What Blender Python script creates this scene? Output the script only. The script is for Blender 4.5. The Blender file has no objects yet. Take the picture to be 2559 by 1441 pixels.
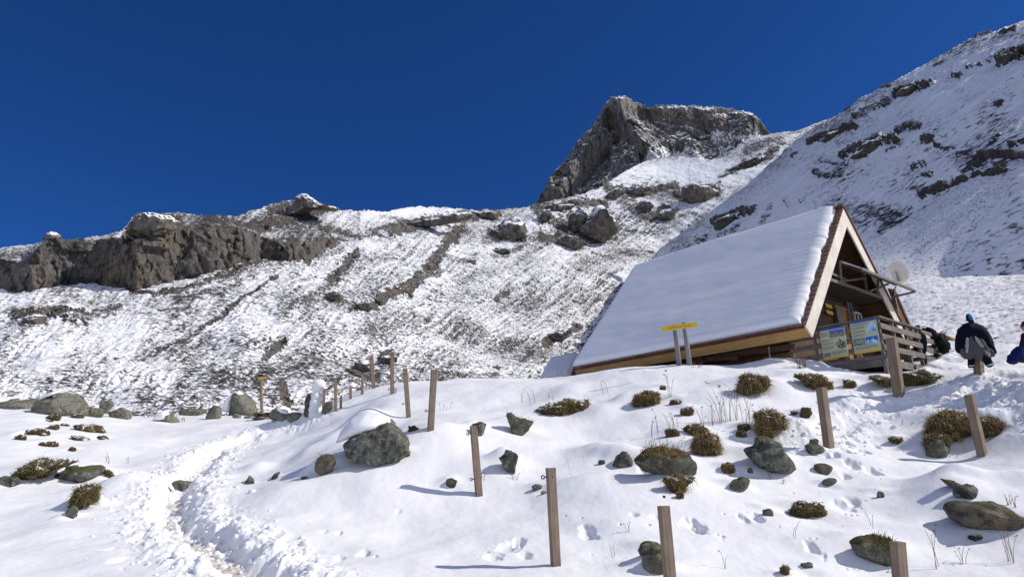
import bpy, math, random
import numpy as np
from mathutils import Vector, Matrix

# ------------------------------------------------------------------ camera, world, sun, exposure
S = bpy.context.scene
COL = S.collection
FPX, CX, CY = 1706.0, 1279.5, 720.5          # focal length and centre in photograph pixels
PITCH, ROLL = math.radians(15.0), math.radians(2.75)
SUN_AZ, SUN_EL = math.radians(94.0), math.radians(37.5)   # azimuth clockwise from the view direction

_f = np.array([0, math.cos(PITCH), math.sin(PITCH)])
_u0 = np.array([0, -math.sin(PITCH), math.cos(PITCH)])
_r0 = np.array([1.0, 0, 0])
UP = _u0*math.cos(ROLL) + _r0*math.sin(ROLL)
RT = _r0*math.cos(ROLL) - _u0*math.sin(ROLL)
FW = _f

cam_d = bpy.data.cameras.new('camera'); cam = bpy.data.objects.new('camera', cam_d); COL.objects.link(cam)
cam_d.sensor_width = 36; cam_d.lens = 36*FPX/2559; cam_d.clip_start = 0.05; cam_d.clip_end = 6000
cam.matrix_world = Matrix(((RT[0], UP[0], -FW[0], 0), (RT[1], UP[1], -FW[1], 0), (RT[2], UP[2], -FW[2], 0), (0, 0, 0, 1)))
S.camera = cam

w = bpy.data.worlds.new('World'); S.world = w; w.use_nodes = True
nt = w.node_tree; nt.nodes.clear()
sky = nt.nodes.new('ShaderNodeTexSky'); sky.sky_type = 'NISHITA'; sky.sun_disc = False
sky.sun_elevation = SUN_EL; sky.sun_rotation = SUN_AZ; sky.altitude = 2600
sky.air_density = 0.85; sky.dust_density = 1.6; sky.ozone_density = 6.0
bg = nt.nodes.new('ShaderNodeBackground'); bg.inputs['Strength'].default_value = 0.076
wo = nt.nodes.new('ShaderNodeOutputWorld')
tint = nt.nodes.new('ShaderNodeMix'); tint.data_type = 'RGBA'; tint.blend_type = 'MULTIPLY'; tint.inputs[0].default_value = 1.0; tint.inputs[7].default_value = (0.26, 0.68, 1.22, 1)
nt.links.new(sky.outputs[0], tint.inputs[6]); 
# unseen whitish glow added to the sky behind the camera to lift shade
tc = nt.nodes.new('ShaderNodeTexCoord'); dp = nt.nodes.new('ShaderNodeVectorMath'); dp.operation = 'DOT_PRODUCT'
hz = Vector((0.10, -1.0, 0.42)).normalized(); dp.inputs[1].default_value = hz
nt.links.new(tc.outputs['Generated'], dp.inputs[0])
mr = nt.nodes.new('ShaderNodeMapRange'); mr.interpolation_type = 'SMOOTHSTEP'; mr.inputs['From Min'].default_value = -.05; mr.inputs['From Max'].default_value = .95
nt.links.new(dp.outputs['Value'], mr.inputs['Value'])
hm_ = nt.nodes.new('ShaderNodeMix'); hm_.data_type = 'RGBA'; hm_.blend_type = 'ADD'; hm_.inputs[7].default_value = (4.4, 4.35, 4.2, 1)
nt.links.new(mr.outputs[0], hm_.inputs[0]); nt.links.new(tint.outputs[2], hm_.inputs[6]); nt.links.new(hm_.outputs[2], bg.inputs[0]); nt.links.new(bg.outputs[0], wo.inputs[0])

sl = bpy.data.lights.new('sun', 'SUN'); sl.energy = 3.65; sl.angle = math.radians(0.53); sl.color = (1.0, 0.965, 0.915)
sun = bpy.data.objects.new('sun', sl); COL.objects.link(sun)
SUNV = Vector((math.cos(SUN_EL)*math.sin(SUN_AZ), math.cos(SUN_EL)*math.cos(SUN_AZ), math.sin(SUN_EL)))
sun.rotation_euler = SUNV.to_track_quat('Z', 'Y').to_euler()
S.view_settings.view_transform = 'Standard'; S.view_settings.look = 'None'
S.view_settings.exposure = 0.0; S.view_settings.gamma = 1.0

# ------------------------------------------------------------------ numeric helpers
rng = np.random.RandomState(11)
def ray(px, py):
    px = np.asarray(px, float); py = np.asarray(py, float)
    return FW + RT*((px-CX)/FPX)[..., None] + UP*((CY-py)/FPX)[..., None]
def toworld(px, py, D):
    return ray(px, py)*np.asarray(D, float)[..., None]

PERM = np.random.RandomState(3).permutation(256); PERM = np.concatenate([PERM, PERM, PERM])
GR = np.random.RandomState(4).normal(size=(256, 3)); GR /= np.linalg.norm(GR, axis=1)[:, None]
def pn2(x, y, seed=0):
    x = x + seed*17.31; y = y - seed*9.73
    xi = np.floor(x).astype(np.int64); yi = np.floor(y).astype(np.int64)
    fx = x-xi; fy = y-yi
    u = fx*fx*fx*(fx*(fx*6-15)+10); v = fy*fy*fy*(fy*(fy*6-15)+10)
    out = 0
    for a in (0, 1):
        for b in (0, 1):
            h = PERM[PERM[(xi+a) & 255] + ((yi+b) & 255)] & 255
            th = h*(2*math.pi/256)
            d = np.cos(th)*(fx-a) + np.sin(th)*(fy-b)
            out = out + d*(u if a else 1-u)*(v if b else 1-v)
    return out*1.5
def pn3(x, y, z, seed=0):
    x = x + seed*13.7; y = y - seed*7.9
    xi = np.floor(x).astype(np.int64); yi = np.floor(y).astype(np.int64); zi = np.floor(z).astype(np.int64)
    fx = x-xi; fy = y-yi; fz = z-zi
    u = fx*fx*(3-2*fx); v = fy*fy*(3-2*fy); w_ = fz*fz*(3-2*fz)
    out = 0
    for a in (0, 1):
        for b in (0, 1):
            for c in (0, 1):
                h = PERM[PERM[PERM[(xi+a) & 255] + ((yi+b) & 255)] + ((zi+c) & 255)] & 255
                g = GR[h]
                d = g[..., 0]*(fx-a) + g[..., 1]*(fy-b) + g[..., 2]*(fz-c)
                out = out + d*(u if a else 1-u)*(v if b else 1-v)*(w_ if c else 1-w_)
    return out*1.6
def fbm2(x, y, o=4, seed=0, gain=.5):
    s = 0; a = 1.0; f = 1.0
    for i in range(o):
        s = s + a*pn2(x*f, y*f, seed+i); a *= gain; f *= 2.03
    return s
def fbm3(x, y, z, o=4, seed=0, gain=.5, ridged=False):
    s = 0; a = 1.0; f = 1.0
    for i in range(o):
        n = pn3(x*f, y*f, z*f, seed+i)
        if ridged: n = 1-2*np.abs(n)*1.4
        s = s + a*n; a *= gain; f *= 2.03
    return s
RJ = np.random.RandomState(8).uniform(0, 1, (256, 4))
def facet3(x, y, z, seed=0, k=.9):
    """cells of broken rock: each cell is a tilted plane"""
    x = x+seed*7.7; y = y-seed*3.1; z = z+seed*1.9
    xi = np.floor(x).astype(np.int64); yi = np.floor(y).astype(np.int64); zi = np.floor(z).astype(np.int64)
    best = np.full(x.shape, 1e9); val = np.zeros(x.shape)
    for a in (-1, 0, 1):
        for b in (-1, 0, 1):
            for c in (-1, 0, 1):
                h = PERM[PERM[PERM[(xi+a) & 255] + ((yi+b) & 255)] + ((zi+c) & 255)] & 255
                j = RJ[h]; dx = x-(xi+a+j[..., 0]); dy = y-(yi+b+j[..., 1]); dz = z-(zi+c+j[..., 2])
                d = dx*dx+dy*dy+dz*dz; m = d < best
                g = GR[h]; v = (j[..., 3]-.5)*.9+k*(g[..., 0]*dx+g[..., 1]*dy+g[..., 2]*dz)
                val = np.where(m, v, val); best = np.where(m, d, best)
    return val
def sstep(a, b, x):
    t = np.clip((x-a)/(b-a), 0, 1); return t*t*(3-2*t)
def seg_dist(X, Y, pts):
    """distance of points to a polyline, and the parameter 0..1 along it"""
    best = np.full(X.shape, 1e9); par = np.zeros(X.shape); n = len(pts)-1
    for i in range(n):
        ax, ay = pts[i][:2]; bx, by = pts[i+1][:2]
        dx, dy = bx-ax, by-ay; L = dx*dx+dy*dy + 1e-9
        t = np.clip(((X-ax)*dx+(Y-ay)*dy)/L, 0, 1)
        d = np.hypot(X-ax-t*dx, Y-ay-t*dy)
        m = d < best; best = np.where(m, d, best); par = np.where(m, (i+t)/n, par)
    return best, par

# ------------------------------------------------------------------ mesh / object helpers
def tag(o, label=None, cat=None, group=None, kind=None):
    if label: o['label'] = label
    if cat: o['category'] = cat
    if group: o['group'] = group
    if kind: o['kind'] = kind
    return o
def link(o, parent=None):
    COL.objects.link(o)
    if parent is not None: o.parent = parent
    return o
def mesh_np(name, V, F, mat=None, smooth=True, parent=None, attrs=None, loc=None):
    """V (n,3), F (m,k) with k = 3 or 4"""
    V = np.asarray(V, np.float32)
    if loc is not None: V = V - np.asarray(loc, np.float32)
    F = np.asarray(F, np.int32); k = F.shape[1]
    me = bpy.data.meshes.new(name)
    me.vertices.add(len(V)); me.vertices.foreach_set('co', V.ravel())
    me.loops.add(F.size); me.loops.foreach_set('vertex_index', F.ravel())
    me.polygons.add(len(F)); me.polygons.foreach_set('loop_start', np.arange(0, F.size, k, dtype=np.int32))
    me.polygons.foreach_set('loop_total', np.full(len(F), k, np.int32))
    if smooth: me.polygons.foreach_set('use_smooth', np.ones(len(F), bool))
    me.update(calc_edges=True)
    if attrs:
        for an, av in attrs.items():
            at = me.attributes.new(an, 'FLOAT', 'POINT'); at.data.foreach_set('value', np.asarray(av, np.float32).ravel())
    if mat: me.materials.append(mat)
    o = bpy.data.objects.new(name, me); link(o, parent)
    if loc is not None: o.location = loc
    return o
def grid_faces(nr, nc, wrap=False):
    i = np.arange(nr-1)[:, None]; j = np.arange(nc if wrap else nc-1)[None, :]
    j2 = (j+1) % nc
    a = i*nc+j; b = i*nc+j2; c = (i+1)*nc+j2; d = (i+1)*nc+j
    return np.stack([a, b, c, d], -1).reshape(-1, 4)

class MB:
    """collects simple solids for one mesh"""
    def __init__(s): s.v = []; s.f = []
    def add(s, V, F):
        n = len(s.v); s.v += [tuple(map(float, p)) for p in V]; s.f += [tuple(n+i for i in f) for f in F]; return s
    def box(s, c, d, R=None):
        hx, hy, hz = d[0]/2, d[1]/2, d[2]/2
        P = [Vector((x*hx, y*hy, z*hz)) for x in (-1, 1) for y in (-1, 1) for z in (-1, 1)]
        if R is not None: P = [R @ p for p in P]
        P = [p+Vector(c) for p in P]
        return s.add(P, [(0, 1, 3, 2), (4, 6, 7, 5), (0, 4, 5, 1), (2, 3, 7, 6), (0, 2, 6, 4), (1, 5, 7, 3)])
    def bar(s, a, b, wd, th, up=(0, 0, 1)):
        """rectangular bar from a to b; wd across (perpendicular to up), th along up"""
        a = Vector(a); b = Vector(b); d = (b-a).normalized(); u = Vector(up)
        x = d.cross(u).normalized(); u = x.cross(d).normalized()
        P = []
        for q in (a, b):
            for sx, su in ((-1, -1), (1, -1), (1, 1), (-1, 1)): P.append(q + x*sx*wd/2 + u*su*th/2)
        return s.add(P, [(3, 2, 1, 0), (4, 5, 6, 7), (0, 1, 5, 4), (1, 2, 6, 5), (2, 3, 7, 6), (3, 0, 4, 7)])
    def tube(s, pts, r, n=8, cap=True):
        pts = [Vector(p) for p in pts]; m = len(pts)
        rr = r if isinstance(r, (list, tuple)) else [r]*m
        base = len(s.v); prev = None
        for i, p in enumerate(pts):
            d = (pts[min(i+1, m-1)]-pts[max(i-1, 0)]).normalized()
            if prev is None:
                x = d.orthogonal().normalized()
            else:
                x = (prev - d*prev.dot(d)).normalized()
            prev = x; y = d.cross(x)
            for k in range(n):
                a = 2*math.pi*k/n
                q = p + (x*math.cos(a)+y*math.sin(a))*rr[i]; s.v.append(tuple(q))
        for i in range(m-1):
            for k in range(n):
                k2 = (k+1) % n
                s.f.append((base+i*n+k, base+i*n+k2, base+(i+1)*n+k2, base+(i+1)*n+k))
        if cap:
            s.f.append(tuple(base+k for k in reversed(range(n)))); s.f.append(tuple(base+(m-1)*n+k for k in range(n)))
        return s
    def prism(s, poly, off):
        """polygon (3d points) extruded by vector off"""
        n = len(poly); off = Vector(off); A = [Vector(p) for p in poly]; B = [p+off for p in A]
        F = [tuple(range(n-1, -1, -1)), tuple(range(n, 2*n))] + [(i, (i+1) % n, n+(i+1) % n, n+i) for i in range(n)]
        return s.add(A+B, F)
    def build(s, name, mat=None, parent=None, smooth=False, bevel=0):
        me = bpy.data.meshes.new(name); me.from_pydata(s.v, [], s.f)
        import bmesh
        bm = bmesh.new(); bm.from_mesh(me); bmesh.ops.recalc_face_normals(bm, faces=bm.faces)
        if bevel: bmesh.ops.bevel(bm, geom=bm.edges[:], offset=bevel, segments=2, affect='EDGES', profile=.7)
        bm.to_mesh(me); bm.free()
        if smooth:
            for p in me.polygons: p.use_smooth = True
        if mat: me.materials.append(mat)
        o = bpy.data.objects.new(name, me); link(o, parent); return o
def empty(name, loc, rz=0):
    o = bpy.data.objects.new(name, None); link(o); o.location = loc; o.rotation_euler = (0, 0, rz); o.empty_display_size = .2; return o

# ------------------------------------------------------------------ materials
class NT:
    def __init__(s, name, rough=.8):
        s.m = bpy.data.materials.new(name); s.m.use_nodes = True; s.t = s.m.node_tree
        s.b = s.t.nodes['Principled BSDF']; s.b.inputs['Roughness'].default_value = rough
        s.b.inputs['Specular IOR Level'].default_value = .3
    def n(s, typ, **kw):
        n = s.t.nodes.new(typ)
        for k, v in kw.items():
            if k.startswith('_'): setattr(n, k[1:], v)
            else: n.inputs[k.replace('__', ' ')].default_value = v
        return n
    def l(s, a, b): s.t.links.new(a, b)
    def pos(s, scale=(1, 1, 1), obj=False, rot=(0, 0, 0)):
        if obj: src = s.n('ShaderNodeTexCoord').outputs['Object']
        else: src = s.n('ShaderNodeNewGeometry').outputs['Position']
        mp = s.n('ShaderNodeMapping'); mp.inputs['Scale'].default_value = scale; mp.inputs['Rotation'].default_value = rot
        s.l(src, mp.inputs[0]); return mp.outputs[0]
    def noise(s, vec, scale, detail=4, rough=.55, dist=0):
        n = s.n('ShaderNodeTexNoise', Scale=scale, Detail=detail, Roughness=rough, Distortion=dist)
        s.l(vec, n.inputs['Vector']); return n.outputs['Fac']
    def vor(s, vec, scale, feat='F1', out='Distance'):
        n = s.n('ShaderNodeTexVoronoi', _feature=feat, Scale=scale); s.l(vec, n.inputs['Vector']); return n.outputs[out]
    def ramp(s, fac, stops):
        r = s.n('ShaderNodeValToRGB'); s.l(fac, r.inputs[0]); e = r.color_ramp.elements
        while len(e) < len(stops): e.new(.5)
        for i, (p, c) in enumerate(stops):
            e[i].position = p; e[i].color = (c, c, c, 1) if not isinstance(c, tuple) else (*c, 1)
        return r.outputs[0]
    def mix(s, f, a, b):
        m = s.n('ShaderNodeMix', _data_type='RGBA')
        for v, i in ((f, 0), (a, 6), (b, 7)):
            if isinstance(v, (tuple, list)): m.inputs[i].default_value = (*v[:3], 1)
            elif isinstance(v, (int, float)): m.inputs[i].default_value = v
            else: s.l(v, m.inputs[i])
        return m.outputs[2]
    def math(s, op, a, b=0, c=0):
        m = s.n('ShaderNodeMath', _operation=op)
        for v, i in ((a, 0), (b, 1), (c, 2)):
            if isinstance(v, (int, float)): m.inputs[i].default_value = v
            else: s.l(v, m.inputs[i])
        return m.outputs[0]
    def attr(s, name):
        return s.n('ShaderNodeAttribute', _attribute_name=name).outputs['Fac']
    def bump(s, h, strength=.4, dist=.02, normal=None):
        b = s.n('ShaderNodeBump', Strength=strength, Distance=dist); s.l(h, b.inputs['Height'])
        if normal is not None: s.l(normal, b.inputs['Normal'])
        s.l(b.outputs[0], s.b.inputs['Normal']); return b.outputs[0]
    def col(s, c):
        if isinstance(c, tuple): s.b.inputs['Base Color'].default_value = (*c, 1)
        else: s.l(c, s.b.inputs['Base Color'])

def mat_plain(name, c, rough=.6, metal=0, var=.25, scale=30, bump=.15):
    t = NT(name, rough); p = t.pos(obj=True); n = t.noise(p, scale, 4)
    dark = tuple(x*(1-var) for x in c); lite = tuple(min(1, x*(1+var)) for x in c)
    t.col(t.mix(n, dark, lite)); t.b.inputs['Metallic'].default_value = metal
    t.bump(n, bump, .003); return t.m
def mat_wood(name, c1, c2, axis='Z', scale=1.0, rough=.75, knots=True, planks=None):
    t = NT(name, rough); k = {'X': (1.2, 22, 22), 'Y': (22, 1.2, 22), 'Z': (22, 22, 1.2)}[axis]
    p = t.pos(tuple(v*scale for v in k), obj=True); g = t.noise(p, 1.6, 6, .65, .6)
    p2 = t.pos((3*scale,)*3, obj=True); g2 = t.noise(p2, 1.0, 3)
    c = t.mix(t.ramp(g, [(.3, 0.0), (.7, 1.0)]), c1, c2)
    c = t.mix(t.ramp(g2, [(.35, 0.0), (.75, .55)]), c, tuple(x*.6 for x in c1))
    if knots:
        kk = {'X': (2.2, 9, 9), 'Y': (9, 2.2, 9), 'Z': (9, 9, 2.2)}[axis]
        v = t.vor(t.pos(tuple(q*scale for q in kk), obj=True), 1.0)
        c = t.mix(t.ramp(v, [(.05, .75), (.13, 0.0)]), c, tuple(x*.3 for x in c1))
    if planks:
        ax, wd = planks
        sp = t.n('ShaderNodeSeparateXYZ'); t.l(t.pos((1, 1, 1), obj=True), sp.inputs[0])
        fr = t.math('FRACT', t.math('DIVIDE', sp.outputs[ax], wd))
        gap = t.math('LESS_THAN', fr, .07)
        c = t.mix(gap, c, tuple(x*.15 for x in c1))
        idn = t.n('ShaderNodeTexWhiteNoise', _noise_dimensions='1D'); t.l(t.math('FLOOR', t.math('DIVIDE', sp.outputs[ax], wd)), idn.inputs['W'])
        c = t.mix(t.math('MULTIPLY', idn.outputs['Value'], .45), c, tuple(x*.45 for x in c1))
    t.col(c); t.bump(g, .35, .004); return t.m

def snow_nodes(t, p):
    """returns (colour, height) of wind-packed snow"""
    n = t.noise(p, 1.3, 5); n2 = t.noise(p, 14, 5, .6); n3 = t.noise(p, 90, 3, .6)
    c = t.mix(n, (.86, .85, .832), (.915, .90, .88))
    h = t.math('ADD', t.math('MULTIPLY', n2, .7), t.math('MULTIPLY', n3, .25)); return c, h
def make_snow(name='snow'):
    t = NT(name, .7); c, h = snow_nodes(t, t.pos()); t.col(c); t.bump(h, .2, .008)
    t.b.inputs['Specular IOR Level'].default_value = .2
    return t.m
def make_ground():
    t = NT('snow_ground', .7); p = t.pos(); c, h = snow_nodes(t, p)
    sk = t.math('ADD', t.noise(t.pos((1, 1, 2.2)), 3.2, 6, .7), t.math('MULTIPLY', t.attr('speck'), .2))
    c = t.mix(t.ramp(sk, [(.80, 0.0), (.83, 1.0)]), c, (.07, .05, .035))
    d = t.attr('dirt'); g = t.noise(p, 9, 5, .65)
    m = t.ramp(t.math('ADD', t.math('MULTIPLY', d, .62), t.math('MULTIPLY', g, .62)), [(.56, 0.0), (.80, 1.0)])
    c2 = t.mix(t.noise(p, 25, 4), (.32, .22, .13), (.74, .66, .55))
    c = t.mix(t.math('MULTIPLY', m, .75), c, c2)
    t.col(c); t.bump(h, .24, .009); t.b.inputs['Specular IOR Level'].default_value = .2; return t.m
def rock_color(t, p, base, warm, dark, s=1.0, vert=1.0):
    n1 = t.noise(p, .35*s, 5, .6); n2 = t.noise(p, 1.6*s, 6, .7, .5); n3 = t.noise(p, 7*s, 4, .7)
    c = t.mix(t.ramp(n1, [(.38, 0.0), (.62, 1.0)]), base, warm)
    c = t.mix(t.ramp(n2, [(.36, 1.0), (.56, 0.0)]), c, dark)
    c = t.mix(t.ramp(n3, [(.35, .35), (.7, 0.0)]), c, tuple(x*.35 for x in dark))
    h = t.math('ADD', n2, t.math('MULTIPLY', n3, .4)); return c, h
def make_slope(name, sp_scale, dash, base, warm, dark, rs=1.0, th=.60, slopek=.0, soil=(.05, .043, .036), bd=.25, stretch=(1, 1, 1), soft=.035):
    """snow dusted mountainside: rock where the 'rock' attribute is high or it is steep, specks of turf in between"""
    t = NT(name, .85); p = t.pos(); c, h = snow_nodes(t, p)
    pd = t.pos(dash); sp = t.noise(pd, sp_scale, 7, .68, .35); sp2 = t.noise(t.pos(dash), sp_scale*.28, 4, .6)
    rk = t.attr('rock'); dn = t.attr('dens')
    rc, rh = rock_color(t, t.pos(stretch), base, warm, dark, rs)
    geo = t.n('ShaderNodeNewGeometry'); sx = t.n('ShaderNodeSeparateXYZ'); t.l(geo.outputs['Normal'], sx.inputs[0])
    steep = t.ramp(sx.outputs[2], [(.30, 1.0), (.68, 0.0)])
    v = t.math('ADD', t.math('MULTIPLY', sp, .8), t.math('MULTIPLY', sp2, .2))
    v = t.math('ADD', v, t.math('MULTIPLY', dn, .16))
    v = t.math('ADD', v, t.math('MULTIPLY', rk, .21))
    v = t.math('ADD', v, t.math('MULTIPLY', steep, slopek))
    m = t.ramp(v, [(th-.01, 0.0), (th+soft, 1.0)])
    g = t.mix(t.noise(p, 2.5, 4), tuple(x*.6 for x in soil), tuple(x*1.5 for x in soil))
    rr = t.math('MAXIMUM', t.ramp(rk, [(.25, 0.0), (.6, 1.0)]), t.math('MULTIPLY', steep, 1.0 if slopek > .15 else 0.0))
    dc = t.mix(rr, g, rc)
    t.col(t.mix(m, c, dc))
    hh = t.math('ADD', t.math('MULTIPLY', t.math('MULTIPLY', rh, m), 1.2), t.math('MULTIPLY', m, .35))
    hh = t.math('ADD', hh, t.math('MULTIPLY', t.noise(p, 1.1, 6, .65), .6))
    t.bump(hh, .8, bd); return t.m
def make_boulder(name, base, warm, dark, lichen, moss, s=3.0, mossamt=.5):
    t = NT(name, .9); p = t.pos(); c, h = rock_color(t, p, base, warm, dark, s)
    l = t.noise(p, 11, 6, .75); c = t.mix(t.ramp(l, [(.50, 0.0), (.60, .8)]), c, lichen)
    v = t.vor(p, 22); c = t.mix(t.ramp(v, [(.12, .5), (.3, 0.0)]), c, tuple(x*.4 for x in dark))
    geo = t.n('ShaderNodeNewGeometry'); sx = t.n('ShaderNodeSeparateXYZ'); t.l(geo.outputs['Normal'], sx.inputs[0])
    up = t.math('ADD', t.math('MULTIPLY', sx.outputs[2], .5), t.noise(p, 4, 4, .6))
    c = t.mix(t.ramp(up, [(1.02-mossamt*.5, 0.0), (1.14-mossamt*.5, 1.0)]), c, moss)
    t.col(c); t.bump(t.math('ADD', h, t.math('MULTIPLY', l, .6)), .9, .03); return t.m

M = {}
M['snow'] = make_snow(); M['ground'] = make_ground()
M['granite'] = make_boulder('granite', (.15, .15, .13), (.12, .115, .09), (.035, .035, .03), (.25, .26, .185), (.09, .085, .03), mossamt=.25)
M['dark_rock'] = make_boulder('dark_rock', (.10, .10, .085), (.11, .10, .08), (.04, .04, .035), (.25, .26, .18), (.055, .055, .02), mossamt=.3)
M['brown_rock'] = make_boulder('brown_rock', (.18, .155, .12), (.20, .15, .105), (.055, .045, .035), (.15, .14, .09), (.06, .055, .025), mossamt=.2)
M['mossy_rock'] = make_boulder('mossy_rock', (.18, .18, .15), (.14, .125, .09), (.05, .05, .038), (.20, .20, .12), (.06, .048, .012), mossamt=.62)
M['pale_rock'] = make_boulder('pale_rock', (.26, .245, .205), (.20, .17, .125), (.09, .085, .07), (.27, .28, .19), (.16, .16, .08), mossamt=.15)
def make_turf():
    t = NT('turf', .95); p = t.pos(); n = t.noise(p, 7, 5, .6); n2 = t.noise(p, 45, 4, .7)
    c = t.mix(t.ramp(n, [(.35, 0.0), (.65, 1.0)]), (.06, .05, .02), (.15, .095, .035))
    c = t.mix(t.ramp(n2, [(.3, .7), (.55, 0.0)]), c, (.03, .022, .01))
    geo = t.n('ShaderNodeNewGeometry'); sx = t.n('ShaderNodeSeparateXYZ'); t.l(geo.outputs['Normal'], sx.inputs[0])
    sm = t.math('ADD', t.math('MULTIPLY', sx.outputs[2], .25), t.noise(p, 9, 4, .6))
    c = t.mix(t.ramp(sm, [(.70, 0.0), (.74, 1.0)]), c, (.86, .86, .85))
    t.col(c); t.bump(n2, 1.0, .03); return t.m
M['turf'] = make_turf()
def make_blade(name, a, b):
    t = NT(name, .7); n = t.noise(t.pos(), 16, 3); t.col(t.mix(t.ramp(n, [(.35, 0.0), (.65, 1.0)]), a, b)); return t.m
M['blade'] = make_blade('dry_grass_blades', (.17, .115, .04), (.40, .29, .13))
M['blade_green'] = make_blade('olive_grass_blades', (.10, .095, .03), (.27, .21, .075))
M['stalk'] = make_blade('dry_stalks', (.13, .075, .045), (.28, .19, .11))
M['post'] = mat_wood('weathered_larch', (.17, .12, .08), (.36, .27, .19), 'Z', 1.0)
M['log'] = mat_wood('grey_log', (.17, .155, .15), (.36, .34, .33), 'Z', 1.0)
M['new_wood'] = mat_wood('pale_new_spruce', (.78, .68, .54), (.90, .83, .72), 'Z', .7, .6, knots=False)
M['gold_wood'] = mat_wood('golden_spruce', (.42, .235, .075), (.62, .38, .14), 'Y', .6, .55)
M['red_wood'] = mat_wood('reddish_shingle_edge', (.10, .032, .018), (.22, .08, .045), 'Y', 1.0)
M['shingle'] = mat_wood('wooden_shingle', (.13, .06, .04), (.36, .22, .17), 'X', 1.0, knots=False)
M['old_wall'] = mat_wood('old_brown_planks', (.085, .042, .022), (.22, .12, .065), 'Z', .8, planks=(0, .17))
M['log_wall'] = mat_wood('stacked_brown_logs', (.10, .045, .02), (.26, .13, .06), 'Y', .7)
M['soffit'] = mat_wood('brown_soffit', (.13, .055, .025), (.24, .11, .055), 'Y', .8, planks=(0, .16))
M['grey_wood'] = mat_wood('grey_weathered_boards', (.10, .085, .07), (.28, .24, .20), 'X', .9)
M['grey_wood_y'] = mat_wood('grey_weathered_boards_lengthwise', (.09, .078, .066), (.24, .21, .18), 'Y', .9)
M['dark_wood'] = mat_wood('dark_stained_wood', (.035, .026, .02), (.095, .07, .055), 'Z', .9)
M['door'] = mat_wood('orange_larch_door', (.30, .13, .035), (.48, .25, .08), 'Z', .8, .5)
M['metal'] = mat_plain('galvanised_metal', (.45, .46, .47), .35, .9, .15, 40)
M['iron'] = mat_plain('black_iron', (.03, .03, .032), .5, .6, .3, 60)
M['yellow'] = mat_plain('yellow_paint', (.72, .46, .03), .5, 0, .1, 10)
M['panel'] = mat_plain('solar_glass', (.025, .03, .05), .15, .2, .2, 6)
M['dish'] = mat_plain('cream_dish_paint', (.66, .62, .54), .45, 0, .06, 8)
M['glass'] = mat_plain('dark_window_glass', (.02, .022, .025), .08, 0, .2, 6)
# ------------------------------------------------------------------ foreground snow ground: height from surveyed points (pixel, forward distance)
GP = [(-350,1500,6.6),(100,1441,7.2),(600,1441,7.0),(1000,1441,7.0),(1388,1415,7.6),(1665,1490,6.2),(1900,1441,7.1),(2252,1520,6.3),(2700,1441,7.0),
 (100,1300,9.8),(100,1200,12.5),(100,1100,17),(100,1000,26),(-300,1150,14),(-300,1000,26),(300,1048,27),(430,1250,11.2),(500,1180,13.6),(600,1045,28),(600,1037,31),(300,1039,30),(450,1040,30),(800,1035,25),(760,1040,26),
 (650,1300,9.6),(700,1100,18),(700,1180,13.6),(940,1150,11.6),(860,1250,10.4),(1197,1238,10.7),(1076,1073,12.7),(1021,1043,15),(980,985,19),(934,970,21.5),(905,984,24),(839,1026,24.5),
 (1280,946,20),(1140,960,20.5),(1500,932,19),(1700,912,18),(1900,915,18),(2100,919,17.5),(2190,924,16.8),(2350,930,16.3),(2447,930,14.8),(2600,965,12.3),
 (2072,1120,12.2),(2247,990,14.6),(2455,1138,12.0),(2400,1300,9),(2000,1300,9.2),(1650,1150,11.5),(1650,1020,15),(1300,1100,13.2),(1300,1010,17),(2250,1080,13),(1500,1230,10.2),
 (2400,875,20),(2559,860,19),(2559,780,29),(2330,800,32),(2700,900,15),(2900,1000,12),(2559,700,46),(2300,700,48),(2700,1150,9.8),(2559,672,52),(2400,690,52)]
P0 = np.array([toworld(a, b, c) for a, b, c in GP])
HO = np.array([7.43974389, 17.23940003, 3.27649104])        # left front eave corner of the hut
HG = np.array([math.cos(math.radians(43.3)), math.sin(math.radians(43.3)), 0]); HR = np.array([-HG[1], HG[0], 0])
def hutp(a, s, h): return HO + HG*a + HR*s + np.array([0, 0, h])
EX = [hutp(.3, .3, -.75), hutp(.3, 4, -.65), hutp(0, 8, -.45), hutp(4, 4, -.8), hutp(8, .5, -.4), hutp(8, 8, .8), hutp(3, 11, .2)]
EX += [np.array(v, float) for v in ((0,0,-1.62),(-9,0,-2.6),(9,0,-.4),(0,-12,-3.4),(-25,5,-2.4),(25,5,4.5),(-25,-15,-4),(25,-15,1.0),(0,-40,-7),(-60,0,-4),
      (-4,33,2.2),(4,32,2.6),(-14,42,2.4),(-35,38,2.8),(-30,60,2.5),(0,62,4),(20,60,9.5),(42,52,18),(55,30,21),(48,45,20),(-60,60,1.5),(10,45,5.0))]
P0 = np.vstack([P0, np.array(EX)])
def _k(r2): return np.where(r2 > 0, r2*np.log(r2+1e-12)*.5, 0)
n0 = len(P0); d2 = ((P0[:, None, :2]-P0[None, :, :2])**2).sum(-1)
K = np.zeros((n0+3, n0+3)); K[:n0, :n0] = _k(d2) + np.eye(n0)*.6; K[:n0, n0] = 1; K[:n0, n0+1:] = P0[:, :2]; K[n0:, :n0] = K[:n0, n0:].T
WT = np.linalg.solve(K, np.concatenate([P0[:, 2], [0, 0, 0]]))
def base_h(x, y):
    x = np.asarray(x, float); y = np.asarray(y, float)
    z = WT[n0] + WT[n0+1]*x + WT[n0+2]*y
    for i in range(n0): z = z + WT[i]*_k((x-P0[i, 0])**2+(y-P0[i, 1])**2)
    return z
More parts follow.
